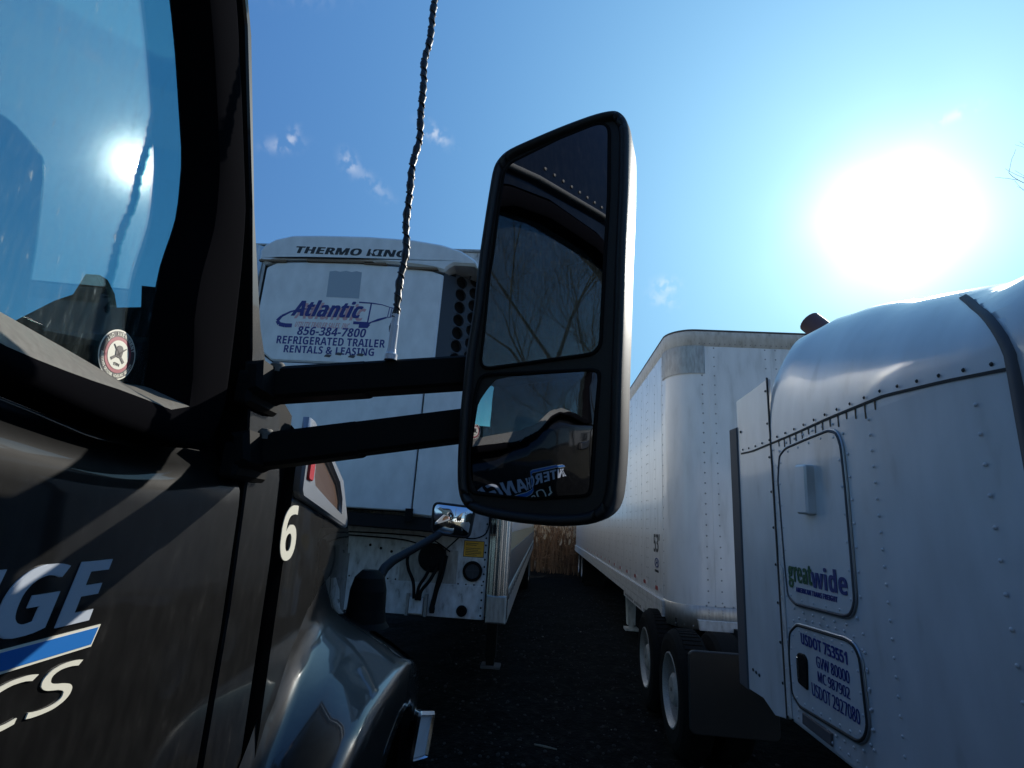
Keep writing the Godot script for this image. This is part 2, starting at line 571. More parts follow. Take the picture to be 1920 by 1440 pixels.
func black_tractor() -> void:
	var tr := thing("black_tractor", "black lorry tractor with tall side mirror and white INTERCHANGE lettering, seen along its flank", "truck", Vector3(-0.5287, 0, 0.0425), deg_to_rad(4.6))
	# door skin: belt shoulder, then a nearly flat panel
	var st := start()
	var rows := []
	for d in [[0.0, -0.058], [0.012, -0.05], [0.03, -0.03], [0.05, -0.012], [0.072, -0.002], [0.10, 0.0], [0.35, 0.0], [0.7, 0.0], [1.05, 0.0], [1.06, -0.03]]:
		var row := []
		for i in 41:
			var s := i / 40.0
			var zt := lerpf(-1.104, 0.72, s)
			var y: float = belt_y(zt) - d[0] * lerpf(1.0, (belt_y(zt) - 0.82) / 1.04, clampf(d[0] * 2.0, 0.0, 1.0))
			row.append(Vector3(d[1], y, lerpf(door_front(y), 0.72, s)))
		rows.append(row)
	bands(st, rows, false)
	var edge := []
	var edge_in := []
	for r in rows:
		edge.append(r[0])
		edge_in.append(r[0] + Vector3(-0.05, 0, 0.004))
	bands(st, [edge, edge_in], false)
	obj("door", st, M.black_paint, tr, "black door with a sunlit shoulder under the window and white lettering")
	# window frame, sill and glass
	var outer := rounded(zy([-0.972, 1.855, -0.942, 1.838, -0.869, 1.834, -0.704, 1.842, -0.55, 1.862, -0.38, 1.90, -0.24, 1.968, -0.11, 2.06, 0.02, 2.112, 0.2, 2.13, 0.66, 2.125, 0.68, 2.3, 0.64, 2.70, 0.56, 2.79, 0.3, 2.85, -0.1, 2.87, -0.38, 2.835, -0.58, 2.755, -0.758, 2.613, -0.839, 2.461, -0.923, 2.292, -0.948, 2.192, -0.973, 2.049, -0.990, 1.928]), 0.02, 2)
	var glass := rounded(zy([-0.844, 1.925, -0.836, 1.907, -0.754, 1.921, -0.654, 1.935, -0.577, 1.944, -0.40, 1.968, -0.26, 2.03, -0.13, 2.115, 0.0, 2.162, 0.16, 2.18, 0.58, 2.175, 0.60, 2.3, 0.57, 2.64, 0.51, 2.70, 0.28, 2.77, -0.1, 2.79, -0.34, 2.762, -0.52, 2.69, -0.62, 2.62, -0.691, 2.528, -0.730, 2.463, -0.805, 2.316, -0.822, 2.24, -0.826, 2.206, -0.815, 2.119, -0.822, 2.028]), 0.02, 2)
	var n := 150
	var lo := even(outer, n)
	var lg := even(glass, n)
	var mid := PackedVector2Array()
	var mid2 := PackedVector2Array()
	for i in n:
		var dd := lo[i] - lg[i]
		var low := clampf(-dd.y / maxf(dd.length(), 0.001) * 3.0 - 1.2, 0.0, 1.0)
		mid.append(lg[i].lerp(lo[i], lerpf(0.10, 0.64, low)))
		mid2.append(lg[i].lerp(lo[i], lerpf(0.22, 0.74, low)))
	st = start()
	bands(st, [loop3(lo, -0.05, RIGHT), loop3(lo, 0.004, RIGHT), loop3(mixed(lo, lg, 0.05), 0.012, RIGHT), loop3(mixed(lo, lg, 0.14), 0.015, RIGHT), loop3(mixed(lo, mid2, 0.6), 0.0155, RIGHT), loop3(mid2, 0.015, RIGHT), loop3(mid, 0.010, RIGHT)])
	obj("window_frame", st, M.frame_black, tr)
	var steps := [loop3(mid, 0.010, RIGHT), loop3(mixed(mid, lg, 0.08), 0.007, RIGHT), loop3(mixed(mid, lg, 0.92), -0.038, RIGHT), loop3(lg, -0.045, RIGHT), loop3(grown(lg, 0.997), -0.053, RIGHT)]
	var sill := start()
	var seal := start()
	smooth(sill)
	smooth(seal)
	for i in n:   # a plastic sill along the bottom, a rubber channel up the sides and over the top
		var j := (i + 1) % n
		var dd := lo[i] - lg[i]
		var to: SurfaceTool = sill if -dd.y / maxf(dd.length(), 0.001) > 0.45 and lg[i].x < 0.79 else seal
		for k in steps.size() - 1:
			for v in [steps[k][i], steps[k][j], steps[k + 1][j], steps[k][i], steps[k + 1][j], steps[k + 1][i]]:
				to.add_vertex(v)
	obj("window_sill", sill, M.sill_plastic, tr)
	obj("window_seal", seal, M.frame_black, tr)
	st = start()
	slab(st, grown(lg, 1.004), -0.052, -0.047, RIGHT)
	obj("window_glass", st, M.side_glass, tr)
	st = start()
	slab(st, grown(lg, 0.996), -0.0468, -0.0464, RIGHT)
	obj("window_dust_film", st, M.window_dust, tr)
	sticker(tr)
	# the body behind the skin
	st = start()
	box(st, Vector3(-2.0, 0.7, -1.3), Vector3(-0.06, 1.80, 2.3))
	box(st, Vector3(-1.95, 0.75, -2.75), Vector3(-0.35, 1.45, -1.3))
	obj("body_core", st, M.dark_void, tr)
	# lettering on the door
	st = start()
	text_into(st, "INTERCHANGE", -0.10, 1.590, 0.789, 1.668, 0.0008, RIGHT, true, 0.24, null, 0.0016, 0.0016)
	obj("lettering", st, M.sticker_silver, tr)
	st = start()
	text_into(st, "LOGISTICS", 0.10, 1.494, 0.781, 1.545, 0.0008, RIGHT, false, 0.3)
	obj("lettering", st, M.sticker_white, tr)
	st = start()
	slab(st, pv([-0.12, 1.680, 0.322, 1.680, 0.300, 1.556, 0.788, 1.556, 0.797, 1.582, 0.330, 1.582, 0.352, 1.704, -0.12, 1.704]), 0.0006, 0.0018, RIGHT)
	obj("stripe_border", st, M.sticker_white, tr)
	st = start()
	slab(st, pv([-0.118, 1.683, 0.325, 1.683, 0.303, 1.559, 0.786, 1.559, 0.793, 1.579, 0.327, 1.579, 0.349, 1.701, -0.118, 1.701]), 0.0012, 0.0024, RIGHT)
	obj("stripe", st, M.sticker_blue, tr)
	# door handle at the rear of the door
	st = start()
	slab(st, rounded(rect(-0.64, 1.80, -0.44, 1.86), 0.02), 0.0, 0.03, RIGHT, 0.008)
	obj("door_handle", st, M.black_plastic, tr)
	# cowl panel between door and bonnet, running up as the windscreen pillar
	st = start()
	slab(st, zy([-1.182, 0.85, -1.180, 1.27, -1.174, 1.54, -1.149, 1.8, -1.124, 1.874, -1.064, 2.063, -0.956, 2.325, -0.815, 2.62, -0.70, 2.78, -0.722, 2.785, -0.838, 2.62, -0.972, 2.325, -1.085, 2.12, -1.150, 2.043, -1.251, 1.971, -1.317, 1.814, -1.342, 1.628, -1.361, 1.191, -1.36, 0.85]), -0.06, 0.0, RIGHT, 0.004)
	obj("cowl_panel", st, M.black_paint, tr)
	st = start()
	slab(st, zy([-1.34, 0.85, -1.34, 1.19, -1.325, 1.628, -1.30, 1.814, -1.235, 1.985, -1.30, 2.02, -1.40, 1.985, -1.44, 1.75, -1.45, 1.2, -1.45, 0.85]), -0.08, -0.03, RIGHT)
	obj("bonnet_seal", st, M.rubber, tr)
	# windscreen and what shows through the side glass
	st = start()
	rows = []
	for k in 7:
		var t := k / 6.0
		var row := []
		for i in 15:
			var s := i / 14.0
			var bow := 0.22 * (1.0 - pow(2.0 * s - 1.0, 2.0))
			row.append(Vector3(lerpf(-0.05, -2.0, s), lerpf(2.0, 3.25, t), lerpf(-1.16, -0.44, t) - bow))
		rows.append(row)
	bands(st, rows, false)
	obj("windscreen", st, M.windscreen_glass, tr)
	st = start()
	slab(st, zy([-1.22, 1.98, -1.12, 2.0, -0.81, 2.60, -0.69, 2.80, -0.72, 2.83, -0.90, 2.62, -1.14, 2.16]), -0.13, -0.065, RIGHT, 0.01)
	obj("pillar_trim", st, M.trim_grey, tr)
	st = start()
	slab(st, zy([-1.42, 1.80, -1.42, 1.985, -1.10, 2.02, -0.92, 2.03, -0.82, 1.98, -0.78, 1.80]), -1.95, -0.07, RIGHT, 0.02)
	slab(st, rounded(pv([-1.9, 1.9, -0.9, 1.9, -0.95, 2.09, -1.85, 2.09]), 0.06), 0.86, 1.12, Transform3D(Basis.IDENTITY, Vector3(0, 0, -2.1)))
	slab(st, pv([-1.9, 1.9, -0.07, 1.9, -0.07, 2.205, -0.20, 2.20, -0.288, 2.203, -0.278, 2.153, -0.345, 2.147, -0.362, 2.19, -0.385, 2.222, -0.415, 2.222, -0.43, 2.172, -0.465, 2.155, -0.54, 2.10, -0.68, 2.06, -1.9, 2.02]), -1.13, -1.10, FACE, 0.004)
	obj("dashboard", st, M.dash_dark, tr)
	st = start()
	lathe(st, [[0.205, 0.0], [0.225, 0.018], [0.205, 0.036], [0.19, 0.018], [0.205, 0.0]], Transform3D(Basis(Vector3.RIGHT, 0.6), Vector3(-1.55, 2.03, -0.62)), 28)
	obj("steering_wheel", st, M.rubber, tr)
	st = start()
	box(st, Vector3(-2.0, 1.8, 0.74), Vector3(-0.08, 3.0, 0.78))
	box(st, Vector3(-2.05, 1.8, -1.1), Vector3(-2.0, 2.15, 0.74))
	box(st, Vector3(-2.0, 2.9, -0.55), Vector3(-0.08, 2.94, 0.74))
	slab(st, rounded(pv([-0.75, 1.8, -0.15, 1.8, -0.2, 2.62, -0.32, 2.72, -0.58, 2.72, -0.7, 2.62]), 0.05), 0.42, 0.58)
	obj("cab_interior", st, M.dash_dark, tr)
	# roof, drip seam and sleeper behind the door
	st = start()
	rows = []
	for z in [[-0.5, 0.62], [-0.2, 0.95], [0.2, 1.15], [1.0, 1.25], [2.3, 1.3]]:
		var row := []
		var y0: float = lerp_table([[-0.86, 2.60], [-0.72, 2.76], [-0.5, 2.86], [-0.2, 2.92], [2.3, 2.94]], z[0])
		for a in 9:
			var q := a / 8.0 * PI * 0.5
			row.append(Vector3(-0.02 - 0.3 * (1.0 - cos(q)), y0 + z[1] * sin(q), z[0]))
		row.append(Vector3(-1.0, y0 + z[1] * 1.06, z[0]))
		row.append(Vector3(-2.0, y0, z[0]))
		rows.append(row)
	bands(st, rows, false)
	obj("roof", st, M.black_paint, tr)
	st = start()
	tube(st, [Vector3(0.0, 2.885, -0.55), Vector3(0.012, 2.905, -0.42), Vector3(0.014, 2.93, -0.2), Vector3(0.014, 2.95, 0.3), Vector3(0.014, 2.95, 2.2)], [0.012], 8)
	obj("drip_rail", st, M.sill_plastic, tr)
	st = start()
	rivets(st, Vector3(-0.02, 3.02, -0.1), Vector3(-0.02, 3.02, 2.2), Vector3(1, 0.2, 0), 34, 0.008)
	obj("roof_rivets", st, M.sill_plastic, tr, "", "stuff")
	st = start()
	slab(st, zy([0.74, 0.75, 2.3, 0.75, 2.3, 2.95, 0.74, 2.95, 0.72, 2.6, 0.74, 2.2]), -0.08, 0.0, RIGHT, 0.006)
	obj("sleeper_panel", st, M.black_paint, tr)
	st = start()
	slab(st, zy([-0.7, 2.72, -0.56, 2.79, -0.36, 2.85, -0.1, 2.885, 0.3, 2.865, 0.58, 2.80, 0.66, 2.72, 0.70, 2.3, 0.69, 2.1, 0.735, 2.1, 0.735, 2.96, -0.3, 2.96, -0.55, 2.88, -0.72, 2.76]), -0.06, -0.004, RIGHT)
	obj("door_surround", st, M.black_paint, tr)
	# steps and fairing under the door
	st = start()
	slab(st, zy([-1.15, 0.35, 2.3, 0.35, 2.3, 0.76, -1.15, 0.80]), -0.10, -0.01, RIGHT, 0.01)
	obj("step_fairing", st, M.black_paint, tr)
	bonnet(tr)
	side_mirror(tr)
	bonnet_mirror(tr)
	aerial(tr)

func even(p: PackedVector2Array, n: int) -> PackedVector2Array:   # n vertices by angle, so that the loops of one window stay in step
	var m := p.size()
	var c := Vector2.ZERO
	for v in p:
		c += v / m
	var q := PackedVector2Array()
	for i in n:
		var a := TAU * i / n
		var d := Vector2(cos(a), sin(a)) * 10.0
		var best := c
		for k in m:
			var hit = Geometry2D.segment_intersects_segment(Vector2(0.12, 2.36), Vector2(0.12, 2.36) + d, p[k], p[(k + 1) % m])
			if hit != null:
				best = hit
		q.append(best)
	return q

func mixed(a: PackedVector2Array, b: PackedVector2Array, t: float) -> PackedVector2Array:
	var q := PackedVector2Array()
	for i in a.size():
		q.append(a[i].lerp(b[i], t))
	return q

func sticker(tr: Node3D) -> void:
	var f := RIGHT * Transform3D(Basis.IDENTITY, Vector3(0.767, 1.953, -0.046))
	var root := Node3D.new()
	root.name = "round_sticker"
	tr.add_child(root, true)
	root.set_meta("label", "round cream and red sticker reading 2ND AMENDMENT on the window")
	var disc := func(r: float) -> PackedVector2Array:
		var p := PackedVector2Array()
		for k in 40:
			p.append(Vector2(cos(TAU * k / 40), sin(TAU * k / 40)) * r)
		return p
	var w := 0.0
	for l in [["backing", 0.0375, "sticker_white"], ["outer_ring", 0.0352, "sticker_dark"], ["red_ring", 0.0268, "sticker_red"], ["centre", 0.0215, "sticker_white"]]:
		var st := start()
		slab(st, disc.call(l[1]), w, w + 0.0004, f)
		obj(l[0], st, M[l[2]], root)
		w += 0.0004
	var st := start()
	var arc := func(said: String, from_deg: float, to_deg: float, r: float, h: float, top: bool) -> void:
		for i in said.length():
			if said[i] == " ":
				continue
			var a := deg_to_rad(lerpf(from_deg, to_deg, float(i) / (said.length() - 1)))
			var x := Vector2(sin(a), cos(a)) * r
			var turn := -a if top else PI - a
			var g: Transform3D = f * Transform3D(Basis(Vector3(0, 0, 1), turn), Vector3(x.x, x.y, 0))
			var wide := h * (0.25 if said[i] in ["I", "1", "'"] else 0.62)
			text_into(st, said[i], -wide / 2, -h / 2, wide / 2, h / 2, 0.0009, g, true, 0.0, null, 0.0004)
	arc.call("2ND AMENDMENT", -58.0, 62.0, 0.031, 0.0062, true)
	arc.call("AMERICA'S ORIGINAL HOMELAND SECURITY", 262.0, 104.0, 0.031, 0.0045, false)
	obj("lettering", st, M.sticker_white, root)
	st = start()   # a plain emblem of two crossed bars, and the year
	for s in [-1, 1]:
		stroke(st, [Vector2(-0.013 * s, -0.009), Vector2(-0.004 * s, -0.002), Vector2(0.013 * s, 0.013)], [0.0045, 0.0035, 0.001], 0.0018, f, 0.0004)
	slab(st, rounded(pv([-0.006, -0.004, 0.006, -0.004, 0.0075, 0.008, 0.004, 0.014, -0.004, 0.014, -0.0075, 0.008]), 0.003), 0.0019, 0.0024, f)
	text_into(st, "1791", -0.006, -0.0165, 0.006, -0.012, 0.0018, f, true, 0.0, null, 0.0004)
	obj("emblem", st, M.sticker_dark, root)

func bonnet(tr: Node3D) -> void:
	var st := start()
	var rows := []
	for z in [-1.41, -1.5, -1.62, -1.78, -1.95, -2.15, -2.35, -2.55, -2.72, -2.80, -2.83]:
		var yt: float = lerp_table([[-2.83, 1.45], [-2.80, 1.62], [-2.72, 1.715], [-2.55, 1.785], [-2.3, 1.835], [-1.9, 1.91], [-1.6, 1.965], [-1.41, 1.995]], z)
		var x := hood_x(z)
		var row := [Vector3(x + 0.01, 1.0, z), Vector3(x + 0.012, 1.25, z), Vector3(x + 0.006, 1.55, z), Vector3(x, yt - 0.14, z)]
		for a in 7:
			var q := a / 6.0 * PI * 0.5
			row.append(Vector3(x - 0.13 * (1.0 - cos(q)), yt - 0.09 + 0.09 * sin(q), z))
		row.append(Vector3(x - 0.45, yt + 0.04, z))
		row.append(Vector3(-1.05, yt + 0.07, z))
		row.append(Vector3(-2.1 - x, yt - 0.05, z))
		row.append(Vector3(-2.1 - x, 1.0, z))
		rows.append(row)
	bands(st, rows, false)
	flat(st)
	var last: Array = rows[-1]
	for i in last.size() - 1:
		tri(st, last[i], last[i + 1], Vector3(-1.05, 1.1, -2.87), Vector3(0, 0, -1))
	var first := []
	var first_in := []
	for v in rows[0]:
		first.append(v)
		first_in.append(v + Vector3(-0.04, -0.02, 0.0))
	bands(st, [first, first_in], false)
	obj("bonnet", st, M.black_paint, tr)
	var warp := func(p: Vector3) -> Vector3: return p + Vector3(hood_x(p.z), 0, 0)
	st = start()
	text_into(st, "6", 1.362, 1.622, 1.452, 1.757, 0.008, RIGHT, true, -0.08, null, 0.002)
	obj("number", st, M.sticker_white, tr)
	# bright trimmed air intake in the bonnet's flank, with a red emblem bar
	var o := zy([-1.40, 1.985, -1.405, 1.84, -1.41, 1.795, -1.43, 1.778, -1.72, 1.742, -2.30, 1.684, -2.30, 1.715, -2.0, 1.862, -1.60, 1.948, -1.48, 1.97, -1.43, 1.985])
	var i2 := zy([-1.50, 1.935, -1.505, 1.885, -1.515, 1.84, -1.535, 1.82, -1.75, 1.785, -2.06, 1.745, -2.03, 1.79, -1.92, 1.842, -1.66, 1.905, -1.56, 1.927, -1.52, 1.935])
	st = start()
	var loops := []
	for l in [[o, 0.0], [o, 0.016], [inset(o, 0.006), 0.024], [inset(i2, -0.006), 0.024], [i2, 0.014], [i2, -0.02]]:
		var ring := []
		for p in loop3(l[0], l[1], RIGHT):
			ring.append(warp.call(p))
		loops.append(ring)
	for k in loops.size() - 1:
		bands(st, [loops[k], loops[k + 1]])
	var intake := obj("air_intake", st, M.silver_trim, tr, "bright framed air intake with a red emblem on the bonnet flank")
	st = start()
	slab(st, inset(i2, -0.004), 0.004, 0.009, RIGHT, 0.0, warp)
	obj("mesh", st, M.mesh_brown, intake)
	st = start()
	slab(st, rounded(zy([-1.425, 1.955, -1.432, 1.825, -1.482, 1.822, -1.468, 1.95]), 0.012), 0.02, 0.03, RIGHT, 0.003, warp)
	obj("emblem", st, M.emblem_red, intake)
	# wing over the front wheel
	st = start()
	var ws := []
	for s in [[-1.30, 0.985, 1.13, 0.205], [-1.38, 1.075, 1.18, 0.22], [-1.45, 1.165, 1.215, 0.228], [-1.6, 1.275, 1.24, 0.235], [-1.75, 1.335, 1.25, 0.24], [-1.92, 1.37, 1.255, 0.245], [-2.1, 1.38, 1.245, 0.248], [-2.3, 1.36, 1.20, 0.246], [-2.5, 1.30, 1.13, 0.236], [-2.68, 1.20, 1.03, 0.21], [-2.82, 1.06, 0.90, 0.165], [-2.92, 0.88, 0.74, 0.09], [-2.95, 0.7, 0.6, 0.04]]:
		var z: float = s[0]
		var x0 := hood_x(z)
		var fy: float = s[1]
		var cy: float = s[2]
		var cx: float = s[3]
		var arch := absf(z + 2.05)
		var bottom := 0.5 + sqrt(maxf(0.0, 0.36 - arch * arch)) if arch < 0.6 else 0.52
		bottom = minf(bottom, cy - 0.08)
		var row := [Vector3(x0 + 0.004, fy + 0.16, z), Vector3(x0 + 0.012, fy + 0.08, z), Vector3(x0 + 0.024, fy + 0.03, z), Vector3(x0 + 0.05, fy + 0.004, z), Vector3(lerpf(x0, cx, 0.45), lerpf(fy, cy, 0.42) + 0.008, z), Vector3(lerpf(x0, cx, 0.7), lerpf(fy, cy, 0.72) + 0.010, z), Vector3(cx - 0.035, cy + 0.010, z), Vector3(cx - 0.012, cy + 0.003, z), Vector3(cx, cy - 0.012, z), Vector3(cx + 0.006, cy - 0.05, z), Vector3(cx + 0.012, lerpf(cy, bottom, 0.6), z), Vector3(cx + 0.006, bottom, z), Vector3(cx - 0.05, bottom - 0.004, z)]
		ws.append(row)
	bands(st, ws, false)
	obj("wing", st, M.black_gloss, tr)
	st = start()
	var lf := RIGHT * Transform3D(Basis(Vector3(0, 1, 0), -0.50), Vector3(2.46, 0.90, 0.272))
	var lamp := rounded(pv([-0.075, -0.09, 0.05, -0.11, 0.085, 0.06, -0.04, 0.09]), 0.02)
	for l in [[lamp, -0.02, lamp, 0.012], [lamp, 0.012, inset(lamp, 0.012), 0.02], [inset(lamp, 0.012), 0.02, inset(lamp, 0.018), 0.006]]:
		bands(st, [loop3(l[0], l[1], lf), loop3(l[2], l[3], lf)])
	var rimmed := obj("marker_lamp", st, M.chrome, tr, "bright rimmed marker lamp low on the wing")
	st = start()
	slab(st, inset(lamp, 0.017), -0.01, 0.009, lf, 0.004)
	obj("lens", st, M.lamp_lens, rimmed)
	st = start()   # headlamp let into the front of the wing
	var hl := []
	for k in range(7, 11):
		var row := []
		for i in [3, 4, 5, 6]:
			row.append(ws[k][i] + Vector3(0.004, 0.009, -0.004))
		hl.append(row)
	bands(st, hl, false)
	obj("headlamp", st, M.black_gloss, tr)
	st = start()
	lathe(st, [[0.20, -0.02], [0.30, 0.0], [0.46, -0.01], [0.50, -0.05], [0.51, -0.14], [0.50, -0.24], [0.40, -0.28]], RIGHT * Transform3D(Basis.IDENTITY, Vector3(2.05, 0.5, 0.14)), 40)
	var wheel := obj("front_wheel", st, M.tyre, tr)
	st = start()
	lathe(st, [[0.02, -0.02], [0.10, -0.02], [0.12, -0.09], [0.24, -0.10], [0.285, -0.03], [0.295, -0.005]], RIGHT * Transform3D(Basis.IDENTITY, Vector3(2.05, 0.5, 0.14)), 32)
	obj("rim", st, M.rim_paint, wheel)
	st = start()
	slab(st, rounded(pv([-2.0, 0.3, -0.1, 0.3, 0.05, 0.45, 0.0, 0.8, -2.1, 0.8, -2.15, 0.45]), 0.1), -3.0, -2.75, FACE, 0.05)
	obj("bumper", st, M.black_gloss, tr)

func side_mirror(tr: Node3D) -> void:
	var inv := tr.transform.affine_inverse()
	var nn := Vector3(-0.2578, -0.0872, 0.9623)
	var ux := Vector3.UP.cross(nn).normalized()
	var f := inv * Transform3D(Basis(ux, nn.cross(ux), nn), Vector3(-0.003, 2.144, -1.0))
	var outer := rounded(pv([-0.160, 0.161, -0.149, 0.263, -0.138, 0.354, -0.126, 0.375, -0.106, 0.393, -0.060, 0.407, 0.013, 0.427, 0.084, 0.442, 0.121, 0.444, 0.139, 0.438, 0.152, 0.419, 0.157, 0.394, 0.155, 0.269, 0.149, 0.129, 0.145, -0.009, 0.141, -0.12, 0.138, -0.248, 0.133, -0.312, 0.128, -0.350, 0.114, -0.374, 0.086, -0.391, 0.019, -0.399, -0.075, -0.396, -0.149, -0.385, -0.174, -0.367, -0.185, -0.336, -0.188, -0.276, -0.187, -0.180, -0.180, -0.058, -0.169, 0.026]), 0.03, 3)
	var root := Node3D.new()
	root.name = "side_mirror"
	tr.add_child(root, true)
	root.set_meta("label", "tall black two-glass side mirror held out on two black arms")
	var st := start()
	# shell: rolled rim at the front, deep swelling body behind
	bands(st, [loop3(inset(outer, 0.020), -0.010, f), loop3(inset(outer, 0.016), -0.001, f), loop3(inset(outer, 0.009), 0.003, f), loop3(inset(outer, 0.003), 0.0, f), loop3(outer, -0.007, f), loop3(inset(outer, -0.003), -0.03, f), loop3(inset(outer, -0.004), -0.115, f), loop3(inset(outer, 0.004), -0.14, f), loop3(grown(outer, 0.7), -0.165, f)])
	slab(st, grown(outer, 0.7), -0.167, -0.1645, f)
	slab(st, grown(outer, 0.96), -0.02, -0.010, f)
	obj("housing", st, M.black_plastic, root)
	var up := rounded(pv([-0.134, -0.091, -0.144, -0.082, -0.137, 0.023, -0.133, 0.105, -0.126, 0.160, -0.118, 0.259, -0.109, 0.340, -0.097, 0.360, 0.013, 0.399, 0.089, 0.418, 0.107, 0.415, 0.114, 0.402, 0.113, 0.252, 0.107, 0.144, 0.098, -0.055, 0.085, -0.069, -0.072, -0.085]), 0.01, 2)
	var low := rounded(pv([-0.144, -0.112, -0.129, -0.108, 0.083, -0.105, 0.095, -0.108, 0.096, -0.115, 0.089, -0.213, 0.082, -0.331, 0.076, -0.338, -0.029, -0.348, -0.151, -0.343, -0.157, -0.333, -0.161, -0.264, -0.157, -0.203, -0.153, -0.143]), 0.01, 2)
	for g in [[up, "upper_glass"], [low, "lower_glass"]]:
		st = start()
		bands(st, [loop3(inset(g[0], -0.006), -0.012, f), loop3(inset(g[0], -0.006), -0.006, f), loop3(inset(g[0], -0.002), -0.003, f), loop3(inset(g[0], 0.0015), -0.006, f)])
		obj("glass_bezel", st, M.rubber, root)
	st = start()
	slab(st, up, -0.012, -0.0055, f)
	obj("upper_glass", st, M.mirror_glass, root)
	# the lower glass bulges: part of a ball
	st = start()
	var c := Vector2(-0.035, -0.225)
	var ball := Vector2(0.015, -0.25)
	var loops := []
	for k in 13:
		var t := 1.0 - k / 12.0 * 0.999
		var ring := []
		for v in low:
			var q := c + (v - c) * t
			var d: float = 0.034 - (q - ball).length_squared()
			ring.append(f * Vector3(q.x, q.y, -0.010 + d / (2.0 * BULGE)))
		loops.append(ring)
	bands(st, loops)
	obj("lower_glass", st, M.mirror_glass, root)
	# arms: box sections rising outwards, a sleeve over the inner half
	for a in [[Vector3(0.0, 2.005, -1.15), Vector3(0.43, 2.063, -1.15)], [Vector3(0.0, 1.858, -1.15), Vector3(0.43, 1.942, -1.15)]]:
		var ax: Vector3 = (a[1] - a[0]).normalized()
		var ay := Vector3(0, 0, 1).cross(ax).normalized()
		var af := Transform3D(Basis(ax, ay, Vector3(0, 0, 1)), a[0])
		var l: float = (a[1] - a[0]).length()
		st = start()
		box_in(st, af, Vector3(0.0, -0.036, -0.032), Vector3(l * 0.53, 0.036, 0.0320), 0.008)
		box_in(st, af, Vector3(l * 0.50, -0.033, -0.030), Vector3(l + 0.02, 0.035, 0.030), 0.006)
		# foot: a wedge spreading on to the cowl
		slab(st, pv([-0.002, -0.045, -0.002, 0.03, 0.035, 0.031, 0.035, -0.033]), -0.03, 0.10, af, 0.01)
		slab(st, rounded(pv([-0.10, -0.05, 0.05, -0.05, 0.05, 0.035, -0.10, 0.02]), 0.01), -0.01, 0.02, Transform3D(RIGHT.basis, Vector3(0, a[0].y - 0.01, a[0].z)), 0.008)
		obj("arm", st, M.rubber, root)
		st = start()
		lathe(st, [[0.001, 0.012], [0.011, 0.010], [0.016, 0.004], [0.016, -0.012]], Transform3D(Basis(Vector3.RIGHT, -PI / 2), Vector3(0.03, a[0].y + 0.040, a[0].z + 0.02)), 14)
		obj("pivot_cap", st, M.sill_plastic, root)
	st = start()   # bracket that carries the housing
	slab(st, rounded(pv([0.45, 1.86, 0.56, 1.87, 0.56, 2.12, 0.45, 2.13]), 0.02), -1.19, -1.10, FACE, 0.012)
	obj("bracket", st, M.black_plastic, root)

const BULGE := 1.1

func grown(p: PackedVector2Array, k: float) -> PackedVector2Array:   # scaled about its middle
	var c := Vector2.ZERO
	for v in p:
		c += v / p.size()
	var q := PackedVector2Array()
	for v in p:
		q.append(c + (v - c) * k)
	return q

func box_in(st: SurfaceTool, f: Transform3D, lo: Vector3, hi: Vector3, b := 0.0) -> void:
	slab(st, rounded(rect(lo.x, lo.y, hi.x, hi.y), b, 2), lo.z, hi.z, f, b)

func bonnet_mirror(tr: Node3D) -> void:
	var root := Node3D.new()
	root.name = "bonnet_mirror"
	tr.add_child(root, true)
	root.set_meta("label", "small convex mirror on a bent black stalk at the bonnet corner")
	var st := start()
	lathe(st, [[0.001, 0.10], [0.035, 0.098], [0.062, 0.07], [0.075, 0.02], [0.078, -0.05], [0.085, -0.10], [0.10, -0.12]], Transform3D(Basis(Vector3.RIGHT, -PI / 2), Vector3(0.012, 1.42, -2.38)), 20)
	obj("foot", st, M.rubber, root)
	st = start()
	tube(st, [Vector3(0.035, 1.44, -2.40), Vector3(0.045, 1.49, -2.42), Vector3(0.058, 1.525, -2.44), Vector3(0.085, 1.555, -2.47), Vector3(0.16, 1.605, -2.53), Vector3(0.25, 1.665, -2.60), Vector3(0.31, 1.73, -2.64)], [0.022, 0.021, 0.021, 0.020, 0.018, 0.018, 0.02], 12)
	obj("stalk", st, M.black_plastic, root)
	var nn := Vector3(-0.02, 0.02, 1.0).normalized()
	var ux := Vector3(1, 0.0, 0.02).normalized()
	var f := Transform3D(Basis(ux, nn.cross(ux), nn), Vector3(0.318, 1.742, -2.6))
	var p := rounded(pv([-0.098, -0.068, 0.086, -0.080, 0.105, 0.066, -0.100, 0.078]), 0.03, 4)
	st = start()
	bands(st, [loop3(inset(p, 0.011), -0.002, f), loop3(inset(p, 0.006), 0.004, f), loop3(inset(p, -0.001), 0.0, f), loop3(inset(p, -0.003), -0.015, f), loop3(inset(p, 0.010), -0.045, f), loop3(inset(p, 0.035), -0.06, f)])
	slab(st, inset(p, 0.034), -0.062, -0.06, f)
	obj("shell", st, M.black_plastic, root)
	st = start()
	var loops := []
	var g := inset(p, 0.0095)
	for k in 11:
		var t := 1.0 - k / 10.0 * 0.999
		var ring := []
		for v in g:
			var q: Vector2 = v * t
			ring.append(f * Vector3(q.x, q.y, -0.004 + (0.0125 - q.length_squared()) / (2.0 * 0.24)))
		loops.append(ring)
	bands(st, loops)
	obj("convex_glass", st, M.mirror_bright, root)

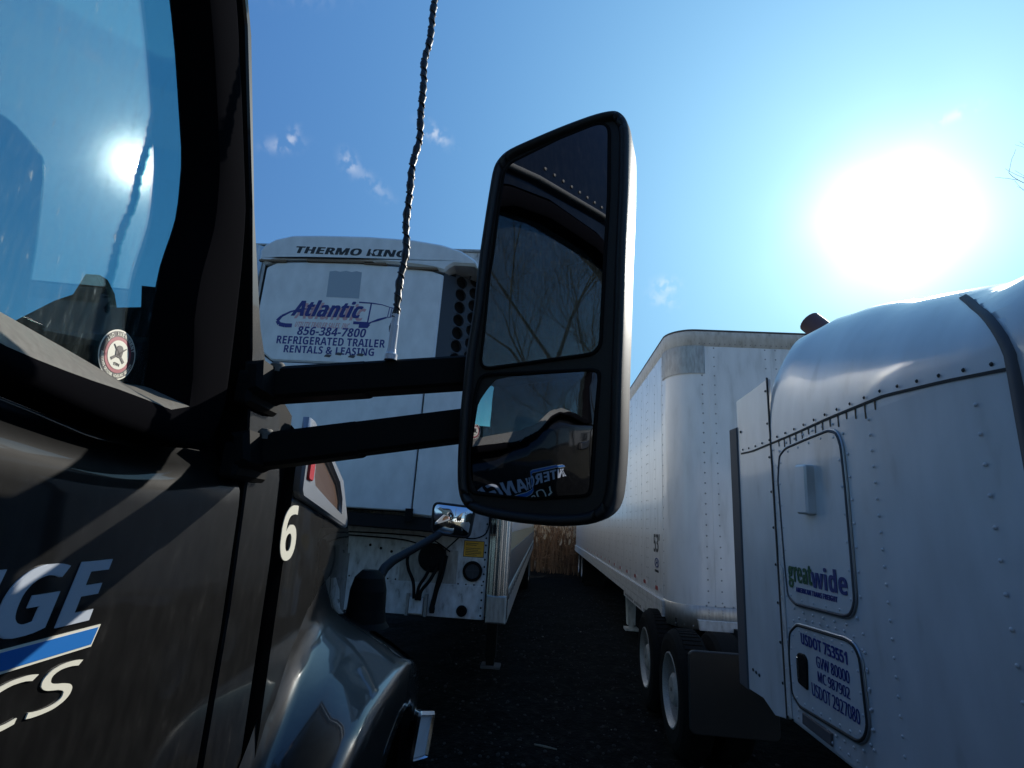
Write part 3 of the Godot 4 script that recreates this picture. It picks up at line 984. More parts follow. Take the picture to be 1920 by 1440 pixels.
func aerial(tr: Node3D) -> void:
	var root := Node3D.new()
	root.name = "aerial"
	tr.add_child(root, true)
	root.set_meta("label", "black taped whip aerial rising from the upper mirror arm")
	var path := []
	var radii := []
	for i in 150:
		var t := i / 149.0
		var y := lerpf(2.14, 3.75, t)
		var sway := 0.0035 * sin(y * 17.0) + 0.002 * sin(y * 41.0)
		path.append(Vector3(0.274 + sway - 0.004 * t, y, -1.12 + 0.003 * sin(y * 23.0)))
		radii.append(0.0077 + 0.0016 * sin(i * 1.9) + 0.0008 * sin(i * 0.77))
	var st := start()
	tube(st, path, radii, 10)
	var whip := obj("whip", st, M.whip_black, root)
	st = start()   # the tape is wound round it in a rising helix
	var helix := []
	for i in 900:
		var t := i / 899.0
		var k := t * 149.0
		var c: Vector3 = path[int(k)].lerp(path[mini(int(k) + 1, 149)], k - int(k))
		var a := t * TAU * 62.0
		helix.append(c + Vector3(cos(a), 0, sin(a)) * 0.0072)
	tube(st, helix, [0.0026], 5)
	obj("tape_winding", st, M.whip_black, root)
	st = start()
	lathe(st, [[0.014, -0.01], [0.014, 0.002], [0.011, 0.006], [0.0095, 0.014], [0.0095, 0.07], [0.0085, 0.074], [0.0085, 0.10]], Transform3D(Basis(Vector3.RIGHT, -PI / 2), Vector3(0.274, 2.085, -1.12)), 16)
	obj("ferrule", st, M.lamp_lens, root)


func settle(root: Node3D, base: Vector3) -> void:   # what was built in place hangs from a root at the thing's base
	root.position = base
	for c in root.get_children():
		c.position -= base

func circle(cx: float, cy: float, r: float, n := 24) -> PackedVector2Array:
	var p := PackedVector2Array()
	for k in n:
		p.append(Vector2(cx + cos(TAU * k / n) * r, cy + sin(TAU * k / n) * r))
	return p

func at_z(z: float) -> Transform3D:
	return Transform3D(Basis.IDENTITY, Vector3(0, 0, z))

func wheel(root: Node3D, x: float, y: float, z: float, side: float, r := 0.49) -> void:   # twin tyres, outer face at x, facing side
	var b := Basis(Vector3(0, 0, -side), Vector3(0, 1, 0), Vector3(side, 0, 0))
	var f := Transform3D(b, Vector3(x, y, z))
	var st := start()
	var k := r / 0.49
	lathe(st, [[0.295 * k, -0.03], [0.31 * k, -0.005], [0.40 * k, 0.0], [0.45 * k, -0.012], [0.478 * k, -0.04], [0.49 * k, -0.06], [0.49 * k, -0.22], [0.46 * k, -0.25], [0.36 * k, -0.27], [0.36 * k, -0.31], [0.46 * k, -0.33], [0.49 * k, -0.36], [0.49 * k, -0.53], [0.44 * k, -0.57], [0.2 * k, -0.58]], f, 40)
	smooth(st)
	for i in 60:   # tread blocks
		var a := TAU * i / 60
		var c := f * Vector3(cos(a) * 0.489 * k, sin(a) * 0.489 * k, -0.14)
		var up := (f.basis * Vector3(cos(a), sin(a), 0)).normalized()
		var tf := Transform3D(Basis(f.basis.z, up, f.basis.z.cross(up)), c)
		slab(st, rect(-0.075, -0.004, 0.075, 0.008), -0.018 * k, 0.018 * k, tf)
	var t := obj("wheel", st, M.tyre, root)
	st = start()
	lathe(st, [[0.297 * k, -0.03], [0.30 * k, -0.008], [0.288 * k, -0.004], [0.278 * k, -0.02], [0.265 * k, -0.05], [0.262 * k, -0.13], [0.24 * k, -0.15], [0.14 * k, -0.14], [0.13 * k, -0.04], [0.10 * k, -0.02], [0.02 * k, -0.018]], f, 36)
	smooth(st)
	for i in 10:
		var a := TAU * i / 10
		rivet(st, f * Vector3(cos(a) * 0.19 * k, sin(a) * 0.19 * k, -0.143), f.basis.z, 0.018)
	obj("rim", st, M.rim_paint, t)


# ---------------------------------------------------------------- refrigerated trailer
func refrigerated_trailer() -> void:
	var root := thing("refrigerated_trailer", "white refrigerated trailer nose with cooling unit and blue lettering, facing the black tractor", "trailer")
	var xr := -0.26
	var st := start()
	slab(st, rect(-2.74, 1.0, -0.42, 4.14), -4.50, -4.45, FACE, 0.004)
	obj("front_wall", st, M.grimy_white, root)
	st = start()
	box(st, Vector3(-2.86, 4.14, -18.6), Vector3(xr, 4.17, -4.43), 0.01)
	obj("roof", st, M.aluminium, root)
	st = start()
	box(st, Vector3(-2.85, 1.0, -18.6), Vector3(-0.30, 4.13, -4.6))
	obj("box_body", st, M.trailer_white, root)
	# flank: white panels, a tan stripe, a dark scuff band, the slotted rail
	for k in 12:
		st = start()
		box(st, Vector3(-0.30, 1.662, -4.62 - (k + 1) * 1.165 + 0.006), Vector3(xr, 4.13, -4.62 - k * 1.165), 0.003)
		obj("side_panel", st, M.trailer_white, root)
	st = start()
	box(st, Vector3(-0.30, 1.507, -18.6), Vector3(xr - 0.001, 1.660, -4.62))
	obj("side_stripe", st, M.band_tan, root)
	st = start()
	box(st, Vector3(-0.30, 1.215, -18.6), Vector3(xr + 0.004, 1.507, -4.60))
	obj("scuff_band", st, M.band_dark, root)
	st = start()
	box(st, Vector3(-0.32, 0.97, -18.6), Vector3(xr + 0.012, 1.215, -4.58), 0.006)
	var rail := obj("side_rail", st, M.aluminium, root)
	st = start()
	for k in 40:
		var z := -4.75 - k * 0.33
		slab(st, rounded(rect(-z - 0.09, 1.13, -z + 0.07, 1.175), 0.02), -0.001, 0.002, RIGHT * Transform3D(Basis.IDENTITY, Vector3(0, 0, xr + 0.012)))
	obj("rail_slots", st, M.dark_void, rail, "", "stuff")
	# ribbed bright corner posts with a foot plate
	for s in [[-0.412, -0.244], [-2.868, -2.74]]:
		st = start()
		var lo := []
		var hi := []
		for k in 33:
			var t := k / 32.0
			var x := lerpf(s[0], s[1], t)
			var z := -4.425 + 0.035 * sin(t * PI) + 0.0022 * sin(t * TAU * 4.0) - (0.05 if k == 0 or k == 32 else 0.0)
			lo.append(Vector3(x, 1.188, z))
			hi.append(Vector3(x, 4.13, z))
		bands(st, [lo, hi], false)
		obj("corner_post", st, M.steel_polished, root)
		st = start()
		slab(st, rect(s[0] + 0.012, 0.99, s[1] - 0.002, 1.19), -4.5, -4.384, FACE, 0.01)
		obj("post_foot", st, M.aluminium, root)
	st = start()
	box(st, Vector3(xr - 0.05, 1.0, -4.60), Vector3(xr + 0.014, 4.13, -4.46))
	obj("corner_return", st, M.steel_polished, root)
	cooling_unit(root)
	nose_fittings(root)
	for x in [-0.56, -2.56]:
		st = start()
		box(st, Vector3(x - 0.065, 0.12, -7.28), Vector3(x + 0.065, 1.0, -7.14), 0.006)
		box(st, Vector3(x - 0.05, 0.03, -7.26), Vector3(x + 0.05, 0.14, -7.16))
		obj("landing_leg", st, M.rubber, root)
		st = start()
		slab(st, rounded(rect(x - 0.11, -7.33, x + 0.13, -7.09), 0.03), 0.008, 0.035, Transform3D(Basis(Vector3.RIGHT, Vector3(0, 0, 1), Vector3(0, -1, 0)), Vector3(0, 0.043, 0)), 0.006)
		obj("landing_foot", st, M.gasket_grey, root)
	st = start()
	box(st, Vector3(-2.5, 0.72, -7.24), Vector3(-0.6, 0.78, -7.18))
	obj("leg_brace", st, M.rubber, root)
	for z in [-15.6, -16.9]:
		wheel(root, -0.30, 0.5, z, 1.0)
		wheel(root, -2.82, 0.5, z, -1.0)
	st = start()
	box(st, Vector3(-2.2, 0.6, -18.2), Vector3(-0.9, 1.0, -14.8))
	obj("axle_frame", st, M.dark_void, root)
	settle(root, Vector3(-1.56, 0, -11.5))

func cooling_unit(trailer: Node3D) -> void:
	var root := Node3D.new()
	root.name = "cooling_unit"
	trailer.add_child(root, true)
	var fz := at_z(-4.05)
	var st := start()
	slab(st, rounded(pv([-2.525, 3.80, -2.53, 3.89, -2.505, 3.94, -2.413, 4.0, -2.262, 4.041, -1.996, 4.05, -1.604, 4.05, -1.215, 4.031, -0.952, 3.99, -0.783, 3.938, -0.66, 3.86, -0.58, 3.74, -0.66, 3.80, -0.835, 3.806, -0.885, 3.768, -0.905, 3.738, -1.017, 3.765, -1.248, 3.792, -1.653, 3.819, -2.092, 3.815, -2.365, 3.806, -2.465, 3.760]), 0.012, 2), -4.44, -4.035, FACE, 0.02)
	obj("cowl", st, M.reefer_white, root)
	st = start()
	box(st, Vector3(-2.49, 1.77, -4.44), Vector3(-0.93, 3.80, -4.09))
	obj("casing", st, M.dark_void, root)
	st = start()
	slab(st, rounded(pv([-2.452, 3.735, -2.365, 3.785, -2.092, 3.796, -1.653, 3.80, -1.248, 3.774, -1.017, 3.748, -0.912, 3.712, -0.918, 2.905, -2.262, 2.905, -2.35, 2.97, -2.425, 3.145, -2.452, 3.338]), 0.015, 2), -4.10, -4.05, FACE, 0.012)
	obj("upper_door", st, M.reefer_white, root)
	st = start()
	slab(st, pv([-2.258, 2.893, -2.36, 2.958, -2.44, 3.145, -2.47, 3.4, -2.50, 3.4, -2.50, 1.78, -2.30, 1.78]), -4.12, -4.062, FACE, 0.008)
	obj("side_shell", st, M.reefer_white, root)
	st = start()
	slab(st, pv([-2.30, 1.78, -0.985, 1.78, -0.985, 2.895, -2.25, 2.895]), -4.10, -4.052, FACE, 0.008)
	obj("lower_door", st, M.reefer_white, root)
	st = start()
	slab(st, pv([-0.972, 1.76, -0.585, 1.74, -0.585, 2.90, -0.972, 2.895]), -4.10, -4.055, FACE, 0.008)
	obj("lower_door", st, M.reefer_white, root)
	st = start()
	box(st, Vector3(-1.02, 1.70, -4.06), Vector3(-0.965, 1.80, -4.035), 0.004)
	obj("door_latch", st, M.rubber, root)
	# corner grille with big round holes, set at an angle
	st = start()
	var gf := Transform3D(Basis(Vector3(0.745, 0, -0.667), Vector3.UP, Vector3(0.667, 0, 0.745)), Vector3(-0.912, 0, -4.06))
	slab(st, pv([0.0, 2.90, 0.115, 2.90, 0.115, 3.735, 0.0, 3.735]), -0.02, 0.0, gf)
	flat(st)
	for col in 3:
		var u0 := 0.115 + col * 0.136
		var off := 0.0575 * (col % 2)
		for row in 8:
			var cy := 2.905 + row * 0.115 + off
			if cy > 3.78 or cy < 2.9:
				continue
			var cx := u0 + 0.068 + 0.0005
			for k in 20:
				var ring := []
				for a in [TAU * k / 20, TAU * (k + 1) / 20]:
					var d := Vector2(cos(a), sin(a))
					var m: float = minf(0.068 / maxf(absf(d.x), 0.001), 0.0575 / maxf(absf(d.y), 0.001))
					ring.append([d * Vector2(0.0535, 0.0525), d * m])
				var e0: Vector2 = ring[0][1]
				var e1: Vector2 = ring[1][1]
				if absf(e0.x - e1.x) > 0.0001 and absf(e0.y - e1.y) > 0.0001:   # the corner of the cell
					tri(st, gf * Vector3(cx + e0.x, cy + e0.y, 0), gf * Vector3(cx + e1.x, cy + e1.y, 0), gf * Vector3(cx + signf(e0.x) * 0.068, cy + signf(e0.y) * 0.0575, 0), gf.basis.z)
				var q := func(v: Vector2, w: float) -> Vector3: return gf * Vector3(cx + v.x, cy + v.y, w)
				quad(st, q.call(ring[0][0], -0.004), q.call(ring[1][0], -0.004), q.call(ring[1][1], 0.0), q.call(ring[0][1], 0.0), gf.basis.z)
				quad(st, q.call(ring[0][0], -0.035), q.call(ring[1][0], -0.035), q.call(ring[1][0], -0.004), q.call(ring[0][0], -0.004), gf.basis.z)
	obj("grille", st, M.grille_grey, root)
	st = start()
	slab(st, pv([0.0, 2.88, 0.46, 2.88, 0.46, 3.80, 0.0, 3.80]), -0.10, -0.06, gf)
	obj("grille_back", st, M.dark_void, root)
	# lettering
	st = start()
	var w := -4.035
	text_into(st, "THERMO KING", -2.226, 3.866, -1.232, 3.932, w, FACE, true, 0.25, func(p: Vector3) -> Vector3: return p + Vector3(0, -(p.x + 2.22) * 0.012, 0), 0.0016, 0.004)
	obj("maker_lettering", st, M.ink_black, root)
	for b in [[-1.545, 3.912, 0.014]]:
		st = start()
		slab(st, rounded(pv([b[0] - b[2], b[1] - 0.02, b[0] + b[2] * 0.6, b[1] - 0.035, b[0] + b[2], b[1] + 0.03, b[0] - b[2] * 0.5, b[1] + 0.02]), 0.01), w, w + 0.0023)
		obj("flaked_paint", st, M.reefer_white, root)
	for b in [[-2.40, 3.795, 0.12], [-1.80, 3.806, 0.3], [-1.50, 3.796, 0.1], [-1.1, 3.765, 0.14]]:
		st = start()
		slab(st, pv([b[0] - b[2], b[1] - 0.012, b[0] + b[2], b[1] - 0.014, b[0] + b[2] * 0.9, b[1] + 0.006, b[0] - b[2], b[1] + 0.004]), -4.06, -4.0335)
		obj("chipped_edge", st, M.rust, root)
	w = -4.0498
	st = start()
	slab(st, pv([-1.887, 3.478, -1.606, 3.474, -1.613, 3.712, -1.66, 3.722, -1.70, 3.712, -1.75, 3.722, -1.80, 3.711, -1.84, 3.72, -1.893, 3.712]), w, w + 0.0008)
	obj("faded_patch", st, M.ghost_print, root)
	st = start()   # the pink shadow of the name, then the name
	text_into(st, "Atlantic", -2.135, 3.275, -1.515, 3.425, w, FACE, true, 0.3, null, 0.0008)
	text_into(st, "UTILITY TRAILER SALES, INC.", -2.12, 3.195, -1.64, 3.25, w, FACE, true, 0.25, null, 0.0008)
	obj("faded_lettering", st, M.ink_red_faded, root)
	st = start()
	text_into(st, "Atlantic", -2.165, 3.298, -1.54, 3.445, w + 0.001, FACE, true, 0.3, null, 0.0016, 0.004)
	stroke(st, [Vector2(-1.98, 3.365), Vector2(-2.08, 3.362), Vector2(-2.17, 3.335), Vector2(-2.24, 3.293), Vector2(-2.272, 3.25), Vector2(-2.25, 3.222), Vector2(-2.20, 3.212), Vector2(-2.14, 3.213)], [0.006, 0.010, 0.014, 0.02, 0.028, 0.034, 0.036, 0.034], w)
	# outline of a box trailer seen from its corner
	stroke(st, [Vector2(-1.60, 3.44), Vector2(-1.49, 3.436), Vector2(-1.40, 3.425), Vector2(-1.335, 3.405)], [0.012, 0.010, 0.007, 0.005], w)
	stroke(st, [Vector2(-1.495, 3.435), Vector2(-1.505, 3.265)], [0.011], w)
	stroke(st, [Vector2(-1.335, 3.405), Vector2(-1.345, 3.315), Vector2(-1.29, 3.325), Vector2(-1.285, 3.395), Vector2(-1.335, 3.405)], [0.006], w)
	stroke(st, [Vector2(-1.315, 3.40), Vector2(-1.322, 3.32)], [0.006], w)
	stroke(st, [Vector2(-1.49, 3.262), Vector2(-1.42, 3.290), Vector2(-1.35, 3.315)], [0.008, 0.02, 0.012], w)
	slab(st, pv([-1.625, 3.245, -1.49, 3.245, -1.475, 3.262, -1.51, 3.268, -1.625, 3.270]), w, w + 0.0018)
	slab(st, pv([-1.575, 3.215, -1.50, 3.215, -1.48, 3.245, -1.575, 3.245]), w, w + 0.0016)
	text_into(st, "856-384-7800", -2.087, 3.133, -1.503, 3.209, w, FACE, true, 0.12)
	text_into(st, "REFRIGERATED TRAILER", -2.246, 3.053, -1.336, 3.121, w, FACE, true)
	text_into(st, "RENTALS & LEASING", -2.172, 2.978, -1.418, 3.042, w, FACE, true)
	obj("blue_lettering", st, M.ink_navy, root)
	for b in [[-1.71, 2.985], [-1.60, 2.968], [-1.53, 2.985], [-1.80, 2.965]]:
		st = start()
		slab(st, rounded(pv([b[0] - 0.03, b[1] - 0.008, b[0] + 0.02, b[1] - 0.014, b[0] + 0.035, b[1] + 0.008, b[0] - 0.01, b[1] + 0.012]), 0.006), w, w + 0.0026)
		obj("scuff_mark", st, M.gasket_grey, root)
	st = start()   # black base under the unit
	slab(st, pv([-2.5, 1.665, -0.60, 1.635, -0.60, 1.735, -2.5, 1.77]), -4.45, -4.08, FACE, 0.01)
	obj("base_rail", st, M.dark_void, root)

func nose_fittings(root: Node3D) -> void:
	var z := -4.45
	var st := start()
	slab(st, rect(-2.7, 1.0, -0.43, 1.245), -4.449, -4.44, FACE, 0.003)
	obj("lower_plate", st, M.grimy_white, root)
	st = start()
	slab(st, rounded(rect(-1.12, 1.215, -0.655, 1.50), 0.01), z + 0.0005, z + 0.006, FACE, 0.002)
	obj("socket_plate", st, M.aluminium, root)
	st = start()
	rivets(st, Vector3(-1.9, 1.255, z), Vector3(-0.45, 1.25, z), Vector3(0, 0, 1), 24, 0.007)
	rivets(st, Vector3(-0.445, 1.03, z + 0.01), Vector3(-0.445, 1.20, z + 0.01), Vector3(0, 0, 1), 4, 0.008)
	rivets(st, Vector3(-0.44, 1.28, z), Vector3(-0.44, 1.72, z), Vector3(0, 0, 1), 9, 0.008)
	rivets(st, Vector3(-1.38, 1.50, z), Vector3(-1.2, 1.46, z), Vector3(0, 0, 1), 3, 0.012)
	obj("rivets", st, M.rubber, root, "", "stuff")
	# yellow notice
	st = start()
	slab(st, rect(-0.613, 1.462, -0.455, 1.580), z + 0.0005, z + 0.0025)
	var pl := obj("notice", st, M.placard_yellow, root, "small yellow notice with dark print")
	st = start()
	slab(st, rect(-0.617, 1.458, -0.451, 1.584), z + 0.0002, z + 0.0012)
	obj("notice_border", st, M.rubber, pl)
	st = start()
	for k in 8:
		var y := 1.563 - k * 0.0125
		slab(st, rect(-0.60, y - 0.0022, -0.60 + [0.10, 0.085, 0.0, 0.12, 0.10, 0.125, 0.125, 0.09][k], y + 0.0022), z + 0.002, z + 0.0032)
	obj("fine_print", st, M.ink_black, pl)
	# round vent with a cross in it
	st = start()
	lathe(st, [[0.078, 0.0], [0.078, 0.014], [0.062, 0.020], [0.056, 0.012], [0.054, -0.03]], Transform3D(Basis.IDENTITY, Vector3(-0.532, 1.352, z)), 28)
	var vent := obj("round_vent", st, M.rubber, root)
	st = start()
	slab(st, circle(-0.532, 1.352, 0.058, 20), z - 0.028, z + 0.003)
	box(st, Vector3(-0.588, 1.346, z + 0.002), Vector3(-0.476, 1.358, z + 0.012))
	box(st, Vector3(-0.538, 1.296, z + 0.001), Vector3(-0.526, 1.408, z + 0.0115))
	obj("vent_grid", st, M.grille_grey, vent)
	# big round electrical socket, its hoses and the cables across the nose
	st = start()
	lathe(st, [[0.11, 0.0], [0.112, 0.05], [0.10, 0.075], [0.06, 0.085], [0.001, 0.087]], Transform3D(Basis.IDENTITY, Vector3(-0.855, 1.437, z + 0.004)), 28)
	obj("power_socket", st, M.rubber, root)
	for h in [[Vector3(-1.03, 1.50, z + 0.05), Vector3(-1.05, 1.42, z + 0.06), Vector3(-1.03, 1.34, z + 0.07), Vector3(-0.98, 1.25, z + 0.08), Vector3(-0.965, 1.13, z + 0.07)], [Vector3(-0.86, 1.36, z + 0.08), Vector3(-0.89, 1.29, z + 0.09), Vector3(-0.93, 1.22, z + 0.085), Vector3(-0.945, 1.12, z + 0.07)], [Vector3(-0.80, 1.37, z + 0.08), Vector3(-0.85, 1.27, z + 0.09), Vector3(-0.91, 1.19, z + 0.08), Vector3(-0.92, 1.12, z + 0.07)], [Vector3(-0.76, 1.50, z + 0.06), Vector3(-0.77, 1.36, z + 0.09), Vector3(-0.80, 1.22, z + 0.06), Vector3(-0.825, 1.08, z + 0.05)], [Vector3(-0.74, 1.46, z + 0.05), Vector3(-0.76, 1.30, z + 0.08), Vector3(-0.79, 1.20, z + 0.06), Vector3(-0.81, 1.09, z + 0.05)]]:
		st = start()
		tube(st, bent(h), [0.013], 8)
		obj("hose", st, M.rubber, root)
	for h in [[Vector3(-1.9, 1.585, z + 0.03), Vector3(-1.4, 1.597, z + 0.035), Vector3(-1.15, 1.598, z + 0.04), Vector3(-0.9, 1.585, z + 0.045), Vector3(-0.72, 1.49, z + 0.03)], [Vector3(-1.9, 1.57, z + 0.03), Vector3(-1.41, 1.567, z + 0.035), Vector3(-1.12, 1.56, z + 0.04), Vector3(-0.95, 1.53, z + 0.045), Vector3(-0.80, 1.50, z + 0.03)], [Vector3(-0.62, 1.64, z + 0.03), Vector3(-0.70, 1.56, z + 0.035), Vector3(-0.76, 1.50, z + 0.03)], [Vector3(-0.60, 1.60, z + 0.02), Vector3(-0.52, 1.605, z + 0.03), Vector3(-0.45, 1.64, z + 0.03), Vector3(-0.425, 1.70, z + 0.03), Vector3(-0.42, 1.78, z + 0.03)]]:
		st = start()
		tube(st, bent(h), [0.006], 6)
		obj("cable", st, M.rubber, root)
	st = start()
	box(st, Vector3(-1.005, 1.012, z + 0.01), Vector3(-0.895, 1.135, z + 0.055), 0.008)
	obj("junction_box", st, M.grimy_white, root)
	for x in [-1.03, -0.885]:
		st = start()
		box(st, Vector3(x, 1.0, z + 0.008), Vector3(x + 0.022, 1.16, z + 0.05))
		obj("bracket", st, M.aluminium, root)
	st = start()
	lathe(st, [[0.042, 0.0], [0.042, 0.016], [0.030, 0.020], [0.026, 0.004], [0.001, 0.003]], Transform3D(Basis.IDENTITY, Vector3(-0.592, 1.056, z + 0.0105)), 20)
	obj("air_coupling", st, M.rubber, root)
	st = start()
	lathe(st, [[0.02, 0.0], [0.024, 0.03], [0.018, 0.07], [0.012, 0.1]], Transform3D(Basis(Vector3.RIGHT, -PI / 2), Vector3(-0.82, 1.03, z + 0.045)), 12)
	obj("hanging_plug", st, M.rubber, root)

func bent(p: Array) -> Array:   # a smooth path through a few points
	var out := []
	for i in p.size() - 1:
		for k in 5:
			var t := k / 5.0
			out.append(p[i].cubic_interpolate(p[i + 1], p[maxi(i - 1, 0)], p[mini(i + 2, p.size() - 1)], t))
	out.append(p[-1])
	return out


# ---------------------------------------------------------------- dry van trailer
func van_trailer() -> void:
	var root := thing("van_trailer", "long white riveted dry van trailer with rounded nose and 53' on its flank", "trailer")
	var path := func(off: float, y: float, from_z := -19.5, n := 10) -> Array:
		var a := [Vector3(1.21 - off, y, from_z)]
		for k in n + 1:
			var q := PI * 0.5 * k / n
			a.append(Vector3(1.48 - (0.27 + off) * cos(q), y, -5.47 + (0.27 + off) * sin(q)))
		for k in n + 1:
			var q := PI * 0.5 * k / n
			a.append(Vector3(3.48 + (0.27 + off) * sin(q), y, -5.47 + (0.27 + off) * cos(q)))
		a.append(Vector3(3.75 + off, y, from_z))
		return a
	var st := start()
	bands(st, [path.call(0.0, 1.0), path.call(0.0, 3.70)], false)
	obj("wall", st, M.trailer_white, root)
	for k in 11:   # sheets of the flank and of the nose, their joints under the rivet rows
		st = start()
		var za := -5.60 - k * 1.2
		slab(st, rect(za - 1.197, 1.118, za - 0.003, 3.579), -0.003, 0.003, LEFT * Transform3D(Basis.IDENTITY, Vector3(0, 0, -1.21)), 0.0015)
		obj("flank_sheet", st, M.trailer_white, root)
	for x in [[1.582, 2.188], [2.192, 2.788], [2.792, 3.36]]:
		st = start()
		slab(st, rect(x[0], 1.128, x[1], 3.576), -5.203, -5.197, FACE, 0.0015)
		obj("nose_sheet", st, M.trailer_white, root)
	st = start()
	bands(st, [path.call(-0.001, 3.578), path.call(0.006, 3.58), path.call(0.006, 3.665), path.call(0.010, 3.668), path.call(0.010, 3.735)], false)
	obj("top_rail", st, M.grimy_white, root)
	st = start()
	var rim1: Array = path.call(0.013, 3.734)
	var rim2: Array = path.call(0.014, 3.752)
	var rim3: Array = path.call(-0.02, 3.765)
	bands(st, [path.call(0.0, 3.734), rim1, rim2, rim3], false)
	flat(st)
	for i in rim3.size() - 1:
		tri(st, rim3[i], rim3[i + 1], Vector3(2.48, 3.775, -12.0), Vector3.UP)
	obj("roof_edge", st, M.gasket_grey, root)
	# aluminium skirt round the nose
	st = start()
	bands(st, [path.call(-0.02, 0.925, -5.6), path.call(0.006, 0.927, -5.6), path.call(0.006, 1.122, -5.6), path.call(0.0, 1.126, -5.6)], false)
	obj("nose_skirt", st, M.aluminium, root)
	st = start()
	slab(st, pv([1.43, 0.925, 3.2, 0.925, 3.2, 1.012, 1.415, 1.012]), -5.21, -5.165, FACE, 0.004)
	obj("bumper_plate", st, M.grimy_white, root)
	# ribbed corner caps
	for side in [0, 1]:
		st = start()
		var lo := []
		var hi := []
		for k in 61:
			var t := k / 60.0
			var off := 0.008 + (0.0025 if k % 2 == 0 else 0.0) - (0.009 if k == 0 or k == 60 else 0.0)
			var p: Vector3
			if t < 0.16:
				p = Vector3(1.21 - off, 0, lerpf(-5.54, -5.47, t / 0.16))
			elif t < 0.84:
				var q := (t - 0.16) / 0.68 * PI * 0.5
				p = Vector3(1.48 - (0.27 + off) * cos(q), 0, -5.47 + (0.27 + off) * sin(q))
			else:
				p = Vector3(lerpf(1.48, 1.55, (t - 0.84) / 0.16), 0, -5.2 + off)
			if side == 1:
				p.x = 4.96 - p.x
			lo.append(p + Vector3(0, 3.29, 0))
			hi.append(p + Vector3(0, 3.58, 0))
		bands(st, [lo, hi], false)
		obj("corner_cap", st, M.aluminium, root)
	# floor rail along the flank, grooved, deeper and slotted near the nose
	for k in 4:
		st = start()
		var z0 := -19.5 if k > 0 else -7.95
		box(st, Vector3(1.20, 0.866 + 0.062 * k, z0), Vector3(1.232, 0.924 + 0.062 * k, -5.52), 0.004)
		var out := st
		var o := obj("floor_rail", out, M.grimy_white, root)
		o.position.x = -0.026
	st = start()
	for k in 30:
		var z := -5.60 - k * 0.076
		if k in [12, 13, 20]:
			continue
		slab(st, rounded(rect(z - 0.022, 0.882, z + 0.018, 0.912), 0.006, 2), 0.0, 0.0015, LEFT * Transform3D(Basis.IDENTITY, Vector3(0, 0, -1.175)))
	obj("rail_slots", st, M.dark_void, root, "", "stuff")
	# red and white conspicuity marks
	for k in 14:
		var z := -5.86 - k * 0.66
		st = start()
		slab(st, rect(z - 0.11, 1.165, z + 0.02, 1.205), 0.0, 0.002, LEFT * Transform3D(Basis.IDENTITY, Vector3(0, 0, -1.2065)))
		obj("red_mark", st, M.reflector_red, root)
		st = start()
		slab(st, rect(z + 0.02, 1.165, z + 0.14, 1.205), 0.0, 0.002, LEFT * Transform3D(Basis.IDENTITY, Vector3(0, 0, -1.2065)))
		obj("white_mark", st, M.reflector_white, root)
	# rivets
	st = start()
	var out_n := Vector3(0, 0, 1)
	for x in [1.519, 1.640, 2.14, 2.24, 2.74, 2.84, 3.3, 3.42]:
		rivets(st, Vector3(x, 1.16, -5.1975), Vector3(x, 3.56, -5.1975), out_n, 26, 0.0085)
	rivets(st, Vector3(1.50, 1.132, -5.196), Vector3(3.46, 1.132, -5.196), out_n, 26, 0.009)
	rivets(st, Vector3(1.50, 3.605, -5.193), Vector3(3.46, 3.605, -5.193), out_n, 40, 0.007)
	rivets(st, Vector3(1.38, 0.955, -5.2), Vector3(1.25, 0.955, -5.3), out_n, 3, 0.007)
	for x in [1.519, 1.64]:
		rivets(st, Vector3(x, 1.03, -5.19), Vector3(x, 1.10, -5.19), out_n, 4, 0.006)
	for k in 34:
		var z := -5.56 - k * 0.40
		rivets(st, Vector3(1.207, 1.14, z), Vector3(1.207, 3.56, z), Vector3(-1, 0, 0), 24 if k < 18 else 12, 0.008)
		if k % 3 == 2:
			rivets(st, Vector3(1.207, 1.14, z - 0.08), Vector3(1.207, 3.56, z - 0.08), Vector3(-1, 0, 0), 24 if k < 18 else 12, 0.008)
	for k in 90:
		rivet(st, Vector3(1.204, 3.62, -5.5 - k * 0.15), Vector3(-1, 0, 0), 0.007)
	obj("rivets", st, M.rivet_grey, root, "", "stuff")
	st = start()
	var side := LEFT * Transform3D(Basis.IDENTITY, Vector3(0, 0, -1.2065))
	text_into(st, "53'", -6.04, 1.535, -5.75, 1.72, 0.001, side, true)
	obj("length_lettering", st, M.ink_black, root)
	st = start()
	var ell := []
	for k in 33:
		ell.append(Vector2(-5.89 + 0.10 * cos(TAU * k / 32), 1.432 + 0.042 * sin(TAU * k / 32)))
	stroke(st, ell, [0.011], 0.001, side)
	stroke(st, [Vector2(-5.94, 1.405), Vector2(-5.915, 1.462)], [0.018], 0.001, side)
	stroke(st, [Vector2(-5.865, 1.402), Vector2(-5.84, 1.459)], [0.018], 0.001, side)
	stroke(st, [Vector2(-5.925, 1.425), Vector2(-5.855, 1.438)], [0.013], 0.0013, side)
	obj("oval_badge", st, M.ink_blue, root)
	st = start()
	text_into(st, "HYUNDAI", -5.99, 1.338, -5.80, 1.362, 0.001, side, true)
	obj("maker_lettering", st, M.ink_black, root)
	st = start()   # underside and landing gear
	box(st, Vector3(1.25, 0.93, -19.5), Vector3(3.7, 1.0, -5.3))
	obj("underside", st, M.dark_void, root)
